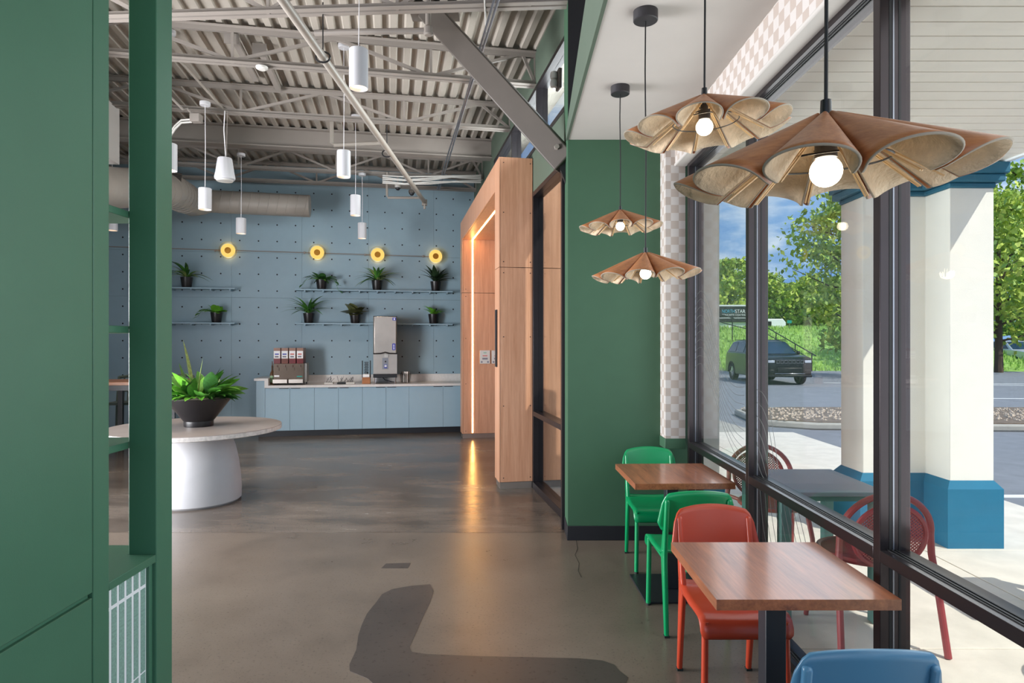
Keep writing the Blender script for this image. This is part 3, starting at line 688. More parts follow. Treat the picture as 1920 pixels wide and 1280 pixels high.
leaf(br2, pl, (0.20,-0.05,0.32), -0.15, 0.45, 0.24); leaf(br2, pl, (0.30,-0.08,0.38), -0.1, 0.2, 0.17)
mb = MB(); mb.tube([(0.1,-0.03,0.28),(0.22,-0.06,0.36),(0.32,-0.08,0.39)],0.003,5); mb.build('stem', 'plant_green', pl)
# ================================================================ BAR TABLE AND STOOLS AT THE FAR LEFT
BT = thing('bar_table', 'counter height wood table with black legs behind the partition', 'table', (0,0,0), TH)
c0 = pm(150, 717, 9.9); c1 = pm(345, 717, 9.9); zt = 1.045
mb = MB(); mb.box((c0.x, 9.55, zt-0.045), (c1.x, 10.3, zt)); mb.build('tabletop', 'bar_wood', BT, bevel=0.004)
for s in (c0.x+0.06, pm(209, 717, 9.9).x, c1.x-0.06):
    for d in (9.62, 10.22):
        mb = MB(); mb.box((s-0.03,d-0.03,0),(s+0.03,d+0.03,zt-0.045)); mb.build('leg', 'black_metal', BT)
mb = MB(); mb.box((c0.x+0.05, 9.6, zt-0.12), (c1.x-0.05, 9.63, zt-0.045)); mb.build('apron', 'black_metal', BT)
def stool(label, s, d, rz):
    t = thing('bar_stool', label, 'stool', M(s, d, 0), TH+rz, 'slat back bar stools')
    mb = MB(); mb.box((-0.2,-0.2,0.655),(0.2,0.2,0.69)); mb.build('seat', 'stool_green', t, bevel=0.012)
    for x in (-1, 1):
        mb = MB(); mb.bar((x*0.21,0.21,0),(x*0.17,0.17,0.66),0.032,0.032); mb.build('leg', 'stool_green', t)
        mb = MB(); mb.tube([(x*0.21,-0.22,0),(x*0.18,-0.18,0.66),(x*0.17,-0.23,1.06)],0.018,8); mb.build('leg', 'stool_green', t)
    mb = MB(); mb.tube([(-0.17,-0.23,1.05),(0,-0.26,1.07),(0.17,-0.23,1.05)],0.022,8); mb.build('top_rail', 'stool_green', t)
    mb = MB(); mb.tube([(-0.17,-0.205,0.84),(0,-0.225,0.84),(0.17,-0.205,0.84)],0.014,8); mb.build('cross_rail', 'stool_green', t)
    for x in (-0.1,-0.035,0.035,0.1):
        mb = MB(); mb.bar((x,-0.195,0.69),(x,-0.25,1.05),0.025,0.012); mb.build('slat', 'stool_green', t)
    mb = MB(); mb.tube([(-0.19,0.19,0.28),(0.19,0.19,0.28)],0.012,8); mb.build('footrest', 'stool_green', t)
q = pm(232, 800, 10.5); stool('grey green slat back stool visible through the shelf slot', q.x, 10.55, PI)
q = pm(330, 780, 10.5); stool('grey green slat back stool half hidden behind the planter bowl', q.x, 10.55, PI)
# ================================================================ DINING TABLES
def dining_table(label, cx, cy, rz, zt=0.75, hw=0.305, hd=0.30, seed=0):
    t = thing('dining_table', label, 'table', (cx, cy, 0), rz, 'wood top cafe tables')
    r = random.Random(seed); x = -hw; k = 0; cuts = [0]
    while x < hw-0.05:
        x1 = min(hw, x+r.uniform(0.06, 0.10)); x1 = hw if hw-x1 < 0.05 else x1
        mb = MB(); mb.box((x, -hd, zt-0.036), (x1, hd, zt)); o = mb.build('top_stave', 'table_wood', t)
        x = x1
    mb = MB(); mb.box((-0.038,-0.038,0.012),(0.038,0.038,zt-0.036)); mb.build('column', 'table_black', t, bevel=0.003)
    mb = MB(); mb.box((-0.22,-0.235,0),(0.22,0.235,0.012)); mb.build('base_plate', 'table_black', t, bevel=0.002)
    mb = MB(); mb.box((-0.2,-0.03,zt-0.044),(0.2,0.03,zt-0.036)); mb.build('top_bracket', 'table_black', t)
    return t
dining_table('wood top cafe table nearest the camera, between the red and blue chairs', 0.979, 2.40, 0.0, seed=1)
dining_table('wood top cafe table at the green wall, between the two green chairs', 1.030, 4.127, math.radians(1.6), hw=0.303, hd=0.312, seed=5)
# ================================================================ CAFE CHAIRS
def cafe_chair(label, m, x, y, rz):
    t = thing('cafe_chair', label, 'chair', (x, y, 0), rz, 'painted metal and ply cafe chairs')
    # seat: local +y is the front
    pr = [(-0.205,0.452),(-0.19,0.440),(-0.12,0.430),(0.0,0.430),(0.09,0.436),(0.145,0.436),(0.175,0.424),(0.192,0.398),(0.198,0.37),(0.192,0.352)]
    def seatf(u, v):
        k = v*(len(pr)-1); i = min(int(k), len(pr)-2); f = k-i
        yy = pr[i][0]+(pr[i+1][0]-pr[i][0])*f; zz = pr[i][1]+(pr[i+1][1]-pr[i][1])*f
        wd = 0.195 - 0.012*max(0, -yy/0.2) - (0.016*(max(0, v-0.8)/0.2)**2) ; xx = (u-0.5)*2*wd
        return (xx, yy, zz + 0.010*(abs(u-0.5)*2)**2*(1-v))
    mb = MB(); mb.grid(seatf, 12, 18); o = mb.build('seat', m, t, smooth=60, fix=False)
    so_ = o.modifiers.new('thickness', 'SOLIDIFY'); so_.thickness = 0.011; so_.offset = -1
    # backrest with rounded outline
    def backf(u, v):
        z = 0.565 + 0.245*v; e_ = 2*u-1
        top = v > 0.0
        wd = 0.212 - 0.018*v
        rr = 0.0
        xx = e_*wd
        # round the upper corners and crown the top edge
        zmax = 0.565+0.235*(1-0.13*abs(e_)**2.2) - 0.05*max(0, (abs(e_)-0.82)/0.18)**2
        zmin = 0.565 + 0.05*max(0, (abs(e_)-0.82)/0.18)**2
        z = zmin+(zmax-zmin)*v
        yy = -0.225 - 0.05*(z-0.565)/0.245 - 0.028*(1-e_*e_) + 0.014
        return (xx, yy, z)
    mb = MB(); mb.grid(backf, 24, 8); o = mb.build('backrest', m, t, smooth=60, fix=False)
    so_ = o.modifiers.new('thickness', 'SOLIDIFY'); so_.thickness = 0.011; so_.offset = 0
    for sx in (-1, 1):
        prof = [(-0.262,0.004),(-0.236,0.004),(-0.165,0.40),(-0.165,0.45),(-0.205,0.58),(-0.238,0.735),(-0.243,0.748),(-0.272,0.748),(-0.276,0.735),(-0.250,0.58),(-0.228,0.45),(-0.226,0.40)]
        mb = MB(); mb.prism(prof, sx*0.168-0.0125, sx*0.168+0.0125, 'x'); mb.build('rear_leg', m, t, bevel=0.008)
        mb = MB(); mb.cyl((sx*0.176,0.178,0.012),(sx*0.170,0.172,0.42),0.0145,n=14); fl_ = mb.build('front_leg', m, t)
        mb = MB(); mb.cyl((sx*0.176,0.178,0.0),(sx*0.176,0.178,0.012),0.015,n=12); mb.build('foot_cap', 'rubber', fl_)
        mb = MB(); mb.box((sx*0.168-0.014,-0.264,0.0),(sx*0.168+0.014,-0.234,0.010)); mb.build('foot_cap', 'rubber', t)
        mb = MB(); mb.tube([(sx*0.166,0.165,0.405),(sx*0.166,-0.18,0.405)],0.011,8); mb.build('side_rail', m, t)
    mb = MB(); mb.tube([(-0.168,0.165,0.405),(0.168,0.165,0.405)],0.011,8); mb.build('front_rail', m, t)
    return t
cafe_chair('green cafe chair against the dark green wall, facing the camera', 'chair_green', 1.035, 4.58, PI)
cafe_chair('green cafe chair seen from behind, in front of the far table', 'chair_green', 1.005, 3.70, 0.0)
cafe_chair('rust red cafe chair behind the nearest table', 'chair_red', 0.985, 2.86, PI)
cafe_chair('blue cafe chair cut off at the bottom edge of the picture', 'chair_blue', 0.945, 1.94, 0.0)
# ================================================================ FLOWER PENDANTS
NP = 10
def petal_mesh(R=0.268, RS=0.183, n=NP):
    half = PI/n; am = math.radians(125); ch = 0.965*RS*math.sin(half); A = ch/math.sin(am); Bv = 0.0235; xs_ = RS*math.cos(half)
    mb = MB()
    def f(u, v):
        al = -am+2*am*u; q = (math.cos(al)-math.cos(am))/(1-math.cos(am))
        x1 = xs_+(R-xs_)*(0.15+0.85*q**0.7 if q > 0.0001 else 0.15); y1 = A*math.sin(al); z1 = -0.135+Bv*(math.cos(al)-math.cos(am))
        a0 = half*(2*u-1); x0 = 0.020*math.cos(a0); y0 = 0.020*math.sin(a0); z0 = -0.004+0.006*math.cos(PI*(u-0.5))
        return (x0+(x1-x0)*v, y0+(y1-y0)*v, z0+(z1-z0)*v)
    mb.grid(f, 26, 10); me = mb.mesh('petal', 60, fix=False)
    for m in ('felt', 'lamp_veneer', 'felt_edge'): me.materials.append(MATS[m])
    return me
PET = petal_mesh()
RIBM = MB(); RIBM.bar((0.03, 0.0028, -0.027), (0.176, 0.0028, -0.131), 0.003, 0.0025); RIBM.bar((0.03, -0.0028, -0.027), (0.176, -0.0028, -0.131), 0.003, 0.0025)
RIB = RIBM.mesh('rib', 0); RIB.materials.append(MATS['rib_wood'])
def flower(label, x, y, zb, off, tx=0.045, ty=-0.07):
    z0 = zb+0.10                                         # apex height; bulb centre at zb
    t = thing('flower_pendant', label, 'pendant lamp', (x, y, z0), 0, 'petal shaped wood pendant lamps')
    T = Euler((tx, ty, 0)).to_matrix().to_4x4()
    for k in range(NP):
        a = -PI/2-off+2*PI*k/NP
        o = mesh_obj('petal', PET, t); o.matrix_local = T @ Matrix.Rotation(a, 4, 'Z'); s_ = o.modifiers.new('thickness', 'SOLIDIFY'); s_.thickness = 0.0042; s_.offset = 0
        s_.material_offset = 1; s_.material_offset_rim = 2
        o = mesh_obj('rib', RIB, t); o.matrix_local = T @ Matrix.Rotation(a+PI/NP, 4, 'Z')
    mb = MB(); mb.lathe([(0.0,0.028),(0.009,0.028),(0.010,0.005),(0.010,-0.02),(0.0,-0.02)], n=14, cap=False); mb.build('cap', 'black_metal', t)
    mb = MB(); mb.lathe([(0.0,-0.02),(0.012,-0.022),(0.012,-0.045),(0.019,-0.046),(0.019,-0.076),(0.0,-0.078)], n=18, cap=False); mb.build('socket', 'canopy_dark', t)
    mb = MB(); N = 32; mb.tube([T @ Vector((0.105*math.cos(2*PI*i/N), 0.105*math.sin(2*PI*i/N), -0.082)) for i in range(N)], 0.0018, 6, closed=True)
    for k in range(5):
        a = 2*PI*k/5+0.3; mb.tube([(0.016*math.cos(a),0.016*math.sin(a),-0.046),(0.045*math.cos(a),0.045*math.sin(a),-0.050)],0.0018,6)
    mb.build('wire_ring', 'black_metal', t)
    mb = MB(); r = 0.0275; mb.lathe([(max(0.0005, r*math.sin(q)), -0.10-r*math.cos(q)) for q in [PI*k/14 for k in range(13)]]+[(0.012,-0.074)], n=24, cap=False); mb.build('bulb', 'bulb', t)
    cz = 3.226-z0
    mb = MB(); mb.tube([(0,0,0.02),(0.002,0,cz*0.4),(-0.002,0.001,cz*0.75),(0,0,cz-0.04)], 0.0035, 8); mb.build('cord', 'cord_black', t)
    mb = MB(); mb.lathe([(0.0,cz-0.05),(0.056,cz-0.05),(0.06,cz-0.047),(0.06,cz),(0.0,cz)], n=28, cap=False); mb.build('canopy', 'canopy_dark', t)
flower('largest petal pendant lamp, nearest the camera by the big mullion', 0.564, 1.145, 1.905, 0.56, 0.07, -0.05)
flower('second largest petal pendant lamp, upper middle above the checker trim', 0.634, 2.10, 2.306, 0.384, 0.03, -0.06)
flower('petal pendant lamp hanging lowest in front of the green wall', 0.658, 3.14, 1.934, 0.34, 0.02, -0.05)
flower('smallest petal pendant lamp, upper left against the green wall', 0.691, 4.07, 2.335, 0.168, 0.02, -0.03)
# ================================================================ CYLINDER PENDANTS IN THE HALL
def cyl_pendant(label, px, ytop, ybot, Y, ctop=None):
    p = pw(px, ybot, Y); h = (ybot-ytop)*Y/FPX; r = 0.07
    t = thing('cylinder_pendant', label, 'pendant lamp', p, 0, 'white cylinder pendants')
    mb = MB(); mb.lathe([(0.0,h),(r-0.004,h),(r,h-0.004),(r,0.0),(r-0.005,0.0),(r-0.008,0.03)], n=28, cap=False); mb.build('cylinder', 'white_lamp', t)
    mb = MB(); mb.lathe([(r-0.008,0.022),(0.0,0.026)], n=24, cap=False); mb.build('diffuser', 'downlight', t)
    zc = (4.32 if ctop is None else ctop)-p.z
    mb = MB(); mb.tube([(0,0,h),(0.004,0,h+(zc-h)*0.5),(0,0,zc)], 0.0035, 6); mb.build('cord', 'cord_white', t)
    mb = MB(); mb.lathe([(0.0,zc-0.02),(0.055,zc-0.02),(0.058,zc-0.016),(0.058,zc+0.02),(0.0,zc+0.02)], n=20, cap=False); mb.build('canopy', 'white_lamp', t)
    l = bpy.data.lights.new('downlight', 'SPOT'); l.energy = 26; l.spot_size = math.radians(95); l.spot_blend = 0.6; l.color = (1.0, 0.84, 0.66); l.shadow_soft_size = 0.05
    o = bpy.data.objects.new('downlight', l); COL.objects.link(o); o.parent = t; o.location = (0,0,0.0)
cyl_pendant('biggest white cylinder pendant, close under the near joists', 672.5, 93, 166, 4.8, 4.66)
cyl_pendant('second white cylinder pendant of the right row', 644.5, 283, 332, 6.7, 4.70)
cyl_pendant('third white cylinder pendant of the right row, above the wall lamps', 666.5, 366, 404, 8.8, 4.70)
cyl_pendant('smallest white cylinder pendant, lowest of the right row', 679, 418, 447, 10.4)
cyl_pendant('white cylinder pendant in front of the round duct', 384.5, 353, 393, 7.3)
cyl_pendant('white cylinder pendant hanging under the straight duct', 452, 409, 438, 9.3)
cyl_pendant('white cylinder pendant cut off by the green end post', 318, 270, 320, 6.4, 4.70)
cyl_pendant('white cylinder pendant seen through the shelf slot', 210, 400, 432, 9.0, 4.70)
# pendant speaker
sp = pw(421.5, 338, 7.6)
t = thing('pendant_speaker', 'white bell shaped pendant speaker with fluted sides', 'speaker', sp)
mb = MB(); N = 48
vs = []; fs = []
prof = [(0.075,0.265),(0.083,0.255),(0.105,0.10),(0.117,0.035),(0.115,0.015),(0.095,0.0)]
for r, z in prof:
    for i in range(N):
        a = 2*PI*i/N; rr = r*(1-(0.03 if (0.05 < z < 0.26) else 0)*(0.5+0.5*math.cos(12*a))); vs.append((rr*math.cos(a), rr*math.sin(a), z))
for k in range(len(prof)-1): fs += [(k*N+i, k*N+(i+1) % N, (k+1)*N+(i+1) % N, (k+1)*N+i) for i in range(N)]
fs += [tuple(range(N))]
mb.add(vs, fs); mb.build('housing', 'white_lamp', t)
mb = MB(); mb.lathe([(0.097,0.001),(0.09,-0.012),(0.0,-0.016)], n=32, cap=False); mb.build('grille', 'white_plastic', t)
mb = MB(); mb.tube([(0,0,0.26),(0.01,0,0.3),(-0.01,0,0.6),(0,0,4.35-sp.z)],0.006,6); mb.build('cable', 'cord_white', t)
mb = MB(); mb.tube([(0.02,0,0.26),(0.03,0,4.35-sp.z)],0.003,6); mb.build('safety_wire', 'grey_steel', t)
# smoke detector, cameras, emergency light
t = thing('smoke_detector', 'white disc smoke detector under the second joist', 'smoke detector', pw(491, 131, 6.33))
mb = MB(); mb.lathe([(0.0,0.0),(0.035,0.0),(0.055,0.012),(0.058,0.03),(0.0,0.05)], n=24, cap=False); mb.build('housing', 'white_plastic', t)
for px, py, lab, m in ((746, 352, 'white dome security camera under the last joist', 'white_plastic'), (772, 362, 'small dark dome camera right of the white one', 'grey_beam')):
    p = pw(px, py, 10.7); t = thing('dome_camera', lab, 'camera', p)
    mb = MB(); mb.lathe([(0.0,0.05),(0.05,0.05),(0.055,0.03),(0.05,0.0)], n=20, cap=False); mb.build('housing', m, t)
    mb = MB(); mb.lathe([(0.042,0.0),(0.036,-0.024),(0.02,-0.04),(0.0,-0.044)], n=20, cap=False); mb.build('dome', 'black_base', t)
    mb = MB(); mb.cyl((0,0,0.05),(0,0,4.36-p.z),0.012,n=8); mb.build('stem', 'grey_steel', t)
p = M(SR-0.01, 5.62, 0); p.z = 3.98
t = thing('emergency_light', 'twin head emergency light on the wall beside the clerestory', 'emergency light', p, TH)
mb = MB(); mb.box((-0.03,-0.06,-0.09),(0.005,0.06,0.09)); mb.build('housing', 'grey_beam', t, bevel=0.01)
for z in (0.035, -0.04):
    mb = MB(); mb.lathe([(0.0,0.035),(0.03,0.03),(0.036,0.0),(0.03,-0.03),(0.0,-0.035)], (-0.06,0.0,z), 18, cap=False); mb.build('lamp_head', 'white_plastic', t)
# ================================================================ WALL LAMPS ON THE PEGBOARD
rod = thing('lamp_rod', 'thin steel conduit linking the wall lamps', 'conduit', (0,0,0), TH)
lampx = [(310,464.5),(427,469),(594.5,473),(708,477),(817,480)]
lp = [pm(x, y, 11.80) for x, y in lampx]
mb = MB(); mb.cyl((SL, DB-0.012, lp[0].z+0.01), (lp[-1].x, DB-0.012, lp[-1].z), 0.008, n=8); mb.build('conduit', 'grey_steel', rod)
for i, (x, y) in enumerate(lampx):
    p = lp[i]
    lab = ['wall lamp hidden behind the green post', 'round amber wall lamp left of the gap between the shelves', 'round amber wall lamp above the trailing vine plant', 'round amber wall lamp between the vine and the dark leaf plant', 'round amber wall lamp nearest the wood portal'][i]
    if i == 0: continue
    t = thing('wall_lamp', lab, 'wall lamp', M(p.x, DB, p.z), TH, 'amber disc wall lamps')
    mb = MB()
    def dsc(prof, name, m):
        mb = MB(); N = 36; vs = []; fs = []
        for r, d in prof:
            for k in range(N):
                a = 2*PI*k/N; vs.append((1.14*r*math.cos(a), -d, 1.14*r*math.sin(a)))
        for k in range(len(prof)-1): fs += [(k*N+j, k*N+(j+1) % N, (k+1)*N+(j+1) % N, (k+1)*N+j) for j in range(N)]
        mb.add(vs, fs); return mb.build(name, m, t)
    dsc([(0.001,0.0),(0.05,0.0),(0.05,0.02),(0.028,0.03),(0.028,0.07),(0.001,0.07)], 'wall_mount', 'brass')
    dsc([(0.001,0.068),(0.088,0.07),(0.105,0.082),(0.100,0.094),(0.052,0.101),(0.001,0.101)], 'glow_ring', 'sconce_glow')
    dsc([(0.126,0.058),(0.130,0.07),(0.130,0.098),(0.126,0.104),(0.122,0.098),(0.122,0.07),(0.126,0.058)], 'glass_rim', 'sconce_glass')
    dsc([(0.001,0.112),(0.042,0.111),(0.047,0.104),(0.047,0.1),(0.001,0.1)], 'cap', 'brass')
    mb = MB(); mb.box((-0.24,-0.03,-0.018),(-0.215,-0.0,0.02)); mb.tube([(-0.23,-0.015,0.0),(-0.06,-0.015,-0.01)],0.006,6); mb.build('bracket', 'grey_steel', t)
    for zz_ in (0.07, -0.07):
        l = bpy.data.lights.new('wall_lamp_light', 'POINT'); l.energy = 0.45; l.color = (1.0, 0.66, 0.36); l.shadow_soft_size = 0.02
        o = bpy.data.objects.new('wall_lamp_light', l); COL.objects.link(o); o.parent = t; o.location = (0,-0.04,zz_)
# ================================================================ WALL SHELVES
def shelf(label, x0, x1, y):
    s0, s1 = pm(x0, y, DB-0.1).x, pm(x1, y, DB-0.1).x; z = pm(700, y, DB-0.2).z
    t = thing('wall_shelf', label, 'shelf', M(s0, DB, z), TH, 'pale blue pegboard shelves'); Lh = s1-s0
    mb = MB(); mb.box((0,-0.22,-0.022),(Lh,-0.002,0.0)); mb.build('board', 'blue_cabinet', t, bevel=0.002)
    k = 0.16
    while k < Lh:
        mb = MB(); mb.cyl((k,-0.2,-0.034),(k,0.0,-0.034),0.013,n=10); mb.build('peg', 'blue_cabinet', t); k += sh*1.05
    return z
z_up = shelf('upper left pale blue shelf holding one spiky plant', 268, 443, 543.5)
z_lo = shelf('lower left pale blue shelf holding one bright green plant', 268, 443, 606)
shelf('upper right pale blue shelf with three potted plants', 555, 848, 543.5)
shelf('lower right pale blue shelf crossing behind the ice dispenser', 555, 848, 606)
# ================================================================ POTTED PLANTS
strap = blade_mesh('strap_leaf', 'plant_cream', 0.13, 0.75, 0.3); strap_d = blade_mesh('strap_leaf', 'plant_dark', 0.13, 0.7, 0.3); strap_g = blade_mesh('strap_leaf', 'plant_green', 0.11, 0.7, 0.3)
deep = blade_mesh('lance_leaf', 'plant_deep', 0.24, 0.35, 0.25); heart_g = blade_mesh('heart_leaf', 'plant_bright', 0.62, 0.3, 0.2, heart=True); heart_d = blade_mesh('heart_leaf', 'plant_dark', 0.66, 0.3, 0.2, heart=True)
rnd_o = blade_mesh('round_leaf', 'plant_olive', 0.75, 0.25, 0.1, heart=True); fern = blade_mesh('fern_leaf', 'plant_bright', 0.3, 0.6, 0.2)
def potted(label, px, z, kind):
    s = pm(px, 600, DB-0.12).x; t = thing('potted_plant', label, 'potted plant', M(s, DB-0.12, z), TH, 'black potted plants on the shelves')
    mb = MB(); mb.lathe([(0.0,0.0),(0.068,0.0),(0.078,0.02),(0.098,0.165),(0.1,0.178),(0.092,0.178),(0.088,0.16)], n=28, cap=False); mb.build('pot', 'pot_black', t)
    mb = MB(); mb.lathe([(0.09,0.163),(0.0,0.168)], n=20, cap=False); mb.build('soil', 'soil', t)
    r = random.Random(px); zz = 0.165
    def go(me, n, p0, p1, l0, l1, rad=0.03):
        for k in range(n):
            a = 2*PI*k/n+r.uniform(-0.3,0.3); q = r.uniform(0, rad); p = r.uniform(p0, p1); L = r.uniform(l0, l1)
            if math.sin(a) > 0.2: L *= 0.5; p = max(p, 1.0)      # the wall is close behind
            else: L *= 1.35; p = min(1.4, p+0.08)
            leaf(me[k % len(me)], t, (q*math.cos(a), q*math.sin(a), zz), a, p, L, r.uniform(-0.2,0.2))
    if kind == 'strap': go([strap, strap_d, strap_g], 44, 0.35, 1.25, 0.22, 0.36)
    if kind == 'strapg': go([strap_g, strap_g, strap_d], 46, 0.5, 1.3, 0.24, 0.38)
    if kind == 'deep': go([deep], 34, 0.3, 1.25, 0.2, 0.30); leaf(deep, t, (0,0,zz), 0.3, 1.2, 0.34)
    if kind == 'bright':
        go([heart_g], 26, 0.1, 1.2, 0.10, 0.17, 0.07)
        for k in range(7): leaf(heart_g, t, (-0.10-0.03*k, -0.04, zz+0.06-0.025*(k-2)**2*0.3), PI+0.3*(-1)**k, 0.2-0.2*k/3, 0.11)
        mb = MB(); mb.tube([(-0.03,0,zz),(-0.12,-0.03,zz+0.08),(-0.24,-0.04,zz+0.02),(-0.29,-0.04,zz-0.05)],0.004,5); mb.build('stem', 'plant_green', t)
    if kind == 'vine':
        go([heart_d, heart_d, fern], 26, 0.1, 1.1, 0.10, 0.17, 0.07)
        for sgn, n in ((-1, 7), (1, 9)):
            P = []
            for k in range(n):
                u = k/(n-1); x = sgn*(0.06+0.24*u); y = -0.06-0.06*u; zv = zz+0.10*math.sin(PI*u*0.9)-0.12*u*u - (0.10*u**3 if sgn > 0 else 0); P.append((x,y,zv))
                leaf(heart_d, t, (x,y,zv), (0 if sgn > 0 else PI)+r.uniform(-0.8,0.8), r.uniform(-0.7,0.3), 0.10)
            mb = MB(); mb.tube([(0,0,zz)]+P, 0.003, 5); mb.build('stem', 'plant_green', t)
    if kind == 'round': go([rnd_o], 34, -0.15, 1.15, 0.11, 0.24, 0.04)
    if kind == 'fern': go([fern], 34, 0.5, 1.35, 0.12, 0.2, 0.05)
potted('spiky striped plant in black pot on the upper left shelf', 350, z_up, 'strap')
potted('trailing vine in black pot on the upper right shelf', 603, z_up, 'vine')
potted('spiky striped plant in black pot in the middle of the upper right shelf', 707, z_up, 'strap')
potted('near black lance leaf plant under the rightmost wall lamp', 817, z_up, 'deep')
potted('bright green trailing plant on the lower left shelf', 406, z_lo, 'bright')
potted('green arching grass like plant at the left of the lower right shelf', 579, z_lo, 'strapg')
potted('olive round leaf plant left of the ice dispenser', 666, z_lo, 'round')
potted('small bright fern like plant at the right end of the lower shelf', 813, z_lo, 'fern')
# ================================================================ DRINK COUNTER
CF = 11.22; CTZ = 0.865
ds_ = [pm(x, 760, CF).x for x in (497, 543.5, 589.4, 634.6, 679.4, 723.8, 766.9, 831)] + [SR-0.02]
sL = pm(480.5, 760, CF).x
labs = ['pale blue base cabinet at the raised left end of the counter', 'pale blue base cabinet under the cutlery trays', 'pale blue base cabinet under the ice dispenser', 'pale blue base cabinet next to the wood portal']
for k in range(4):
    s0, s1, s2 = ds_[2*k], ds_[2*k+1], ds_[2*k+2]
    t = thing('base_cabinet', labs[k], 'cabinet', M(s0, CF, 0), TH, 'pale blue base cabinets')
    mb = MB(); mb.box((0.001, 0.022, 0.10), (s2-s0-0.001, DB-CF-0.01, CTZ-0.042)); mb.build('body', 'blue_cabinet', t)
    mb = MB(); mb.box((0.0, 0.07, 0.0), (s2-s0, 0.09, 0.10)); mb.build('toe_kick', 'black_base', t)
    for j, (a, b) in enumerate(((s0, s1), (s1, s2))):
        mb = MB(); mb.box((a-s0+0.0015, 0.0, 0.105), (b-s0-0.0015, 0.019, CTZ-0.05)); dr = mb.build('door', 'blue_cabinet', t, bevel=0.0015)
        hx = (b-s0-0.17) if j == 0 else (a-s0+0.02)
        mb = MB(); mb.box((hx, -0.012, CTZ-0.058), (hx+0.15, 0.004, CTZ-0.0485)); mb.build('edge_pull', 'black_metal', dr)
t = thing('counter_end_panel', 'raised pale blue end panel of the drink counter', 'panel', M(sL, CF, 0), TH)
mb = MB(); mb.box((0, 0.0, 0.10), (ds_[0]-sL-0.002, DB-CF-0.01, 0.945)); mb.build('panel', 'blue_cabinet', t)
mb = MB(); mb.box((0.02, 0.07, 0.0), (ds_[0]-sL, 0.09, 0.10)); mb.build('toe_kick', 'black_base', t)
wt = thing('worktop', 'long white stone worktop with raised left end and low backsplash', 'worktop', M(sL, CF, 0), TH)
off = ds_[0]-sL; Lw = SR-0.02-sL
mb = MB(); mb.prism([(off-0.005, CTZ-0.042),(Lw, CTZ-0.042),(Lw, CTZ),(off+0.055, CTZ),(off+0.055, 0.985),(-0.03, 0.985),(-0.03, 0.945),(off-0.005, 0.945)], -0.03, DB-CF-0.002, 'y'); mb.build('slab', 'quartz', wt, bevel=0.002)
mb = MB(); mb.box((off+0.056, DB-CF-0.022, CTZ), (Lw, DB-CF-0.002, CTZ+0.135)); mb.build('backsplash', 'quartz', wt, bevel=0.002)
def on_counter(name, label, cat, px, d=11.5, group=None):
    s = pm(px, 715, d).x; return thing(name, label, cat, M(s, d, CTZ), TH, group)
# juice dispenser
t = on_counter('juice_dispenser', 'four hopper juice dispenser with labelled tanks on the counter', 'drink dispenser', 546)
W = 0.265
mb = MB(); mb.box((-W,-0.16,0.03),(W-0.035,0.2,0.36)); mb.build('body', 'disp_brown', t, bevel=0.004)
mb = MB(); mb.box((W-0.035,-0.10,0.04),(W,0.2,0.36)); mb.build('side_panel', 'steel', t)
for k in range(7):
    pass
for i in range(4):
    x0 = -W+0.004+i*0.124; x1 = x0+0.108
    mb = MB(); mb.box((x0,-0.15,0.36),(x1,0.16,0.44)); hop = mb.build('hopper', ('juice_red','juice_brown','juice_red','juice_red')[i], t)
    mb = MB(); mb.box((x0,-0.15,0.44),(x1,0.16,0.625)); mb.build('hopper_upper', 'juice_clear', hop)
    mb = MB(); mb.box((x0+0.002,-0.153,0.448),(x1-0.004,-0.1505,0.575)); lb = mb.build('label_card', 'paper', hop)
    for z, m in ((0.535, 'print_red' if i != 1 else 'print_blue'), (0.515, 'print_red' if i != 1 else 'print_blue'), (0.485, 'print_grey'), (0.465, 'print_blue')):
        pass
    mb = MB(); mb.box((x0+0.02,-0.154,0.51),(x1-0.025,-0.153,0.53)); mb.build('print', 'print_red' if i in (2,3) else 'print_blue', hop)
    mb = MB(); mb.box((x0+0.02,-0.154,0.465),(x1-0.03,-0.153,0.49)); mb.build('print', 'print_grey', hop)
    mb = MB(); mb.cyl((x0+0.062,-0.165,0.30),(x0+0.062,-0.165,0.335),0.010,n=8); mb.build('tap_lever', 'chrome', t)
    mb = MB(); mb.box((x0+0.01,-0.172,0.245),(x1-0.02,-0.16,0.295)); mb.build('tap_head', 'disp_brown', t)
mb = MB(); mb.box((-W+0.015,-0.1625,0.135),(-W+0.095,-0.16,0.165)); mb.build('sticker', 'paper', t)
mb = MB(); mb.box((W-0.15,-0.1625,0.13),(W-0.06,-0.16,0.15)); mb.build('sticker', 'sign_teal', t)
mb = MB(); mb.box((-W,-0.24,0.03),(-0.03,-0.16,0.10)); mb.build('drip_tray', 'steel', t, bevel=0.004)
mb = MB(); mb.box((-0.01,-0.24,0.03),(W-0.04,-0.16,0.10)); mb.build('drip_tray', 'steel', t, bevel=0.004)
for x in (-W+0.03, W-0.03):
    for y in (-0.2, 0.15):
        mb = MB(); mb.cyl((x,y,0),(x,y,0.04),0.012,n=8); mb.build('foot', 'black_metal', t)
# syrup bottle
t = on_counter('syrup_bottle', 'slim brown glass bottle with green label left of the juice dispenser', 'bottle', 510.5, 11.42)
mb = MB(); mb.lathe([(0.0,0.0),(0.038,0.0),(0.04,0.01),(0.04,0.17),(0.032,0.20),(0.015,0.24),(0.013,0.30),(0.0,0.30)], n=20, cap=False); mb.build('body', 'bottle_glass', t)
mb = MB(); mb.lathe([(0.0408,0.04),(0.0408,0.155)], n=20, cap=False); mb.build('label_band', 'bottle_label', t)
mb = MB(); mb.lathe([(0.014,0.29),(0.014,0.32),(0.008,0.33),(0.006,0.40),(0.0,0.40)], n=12, cap=False); mb.build('pump', 'bottle_glass', t)
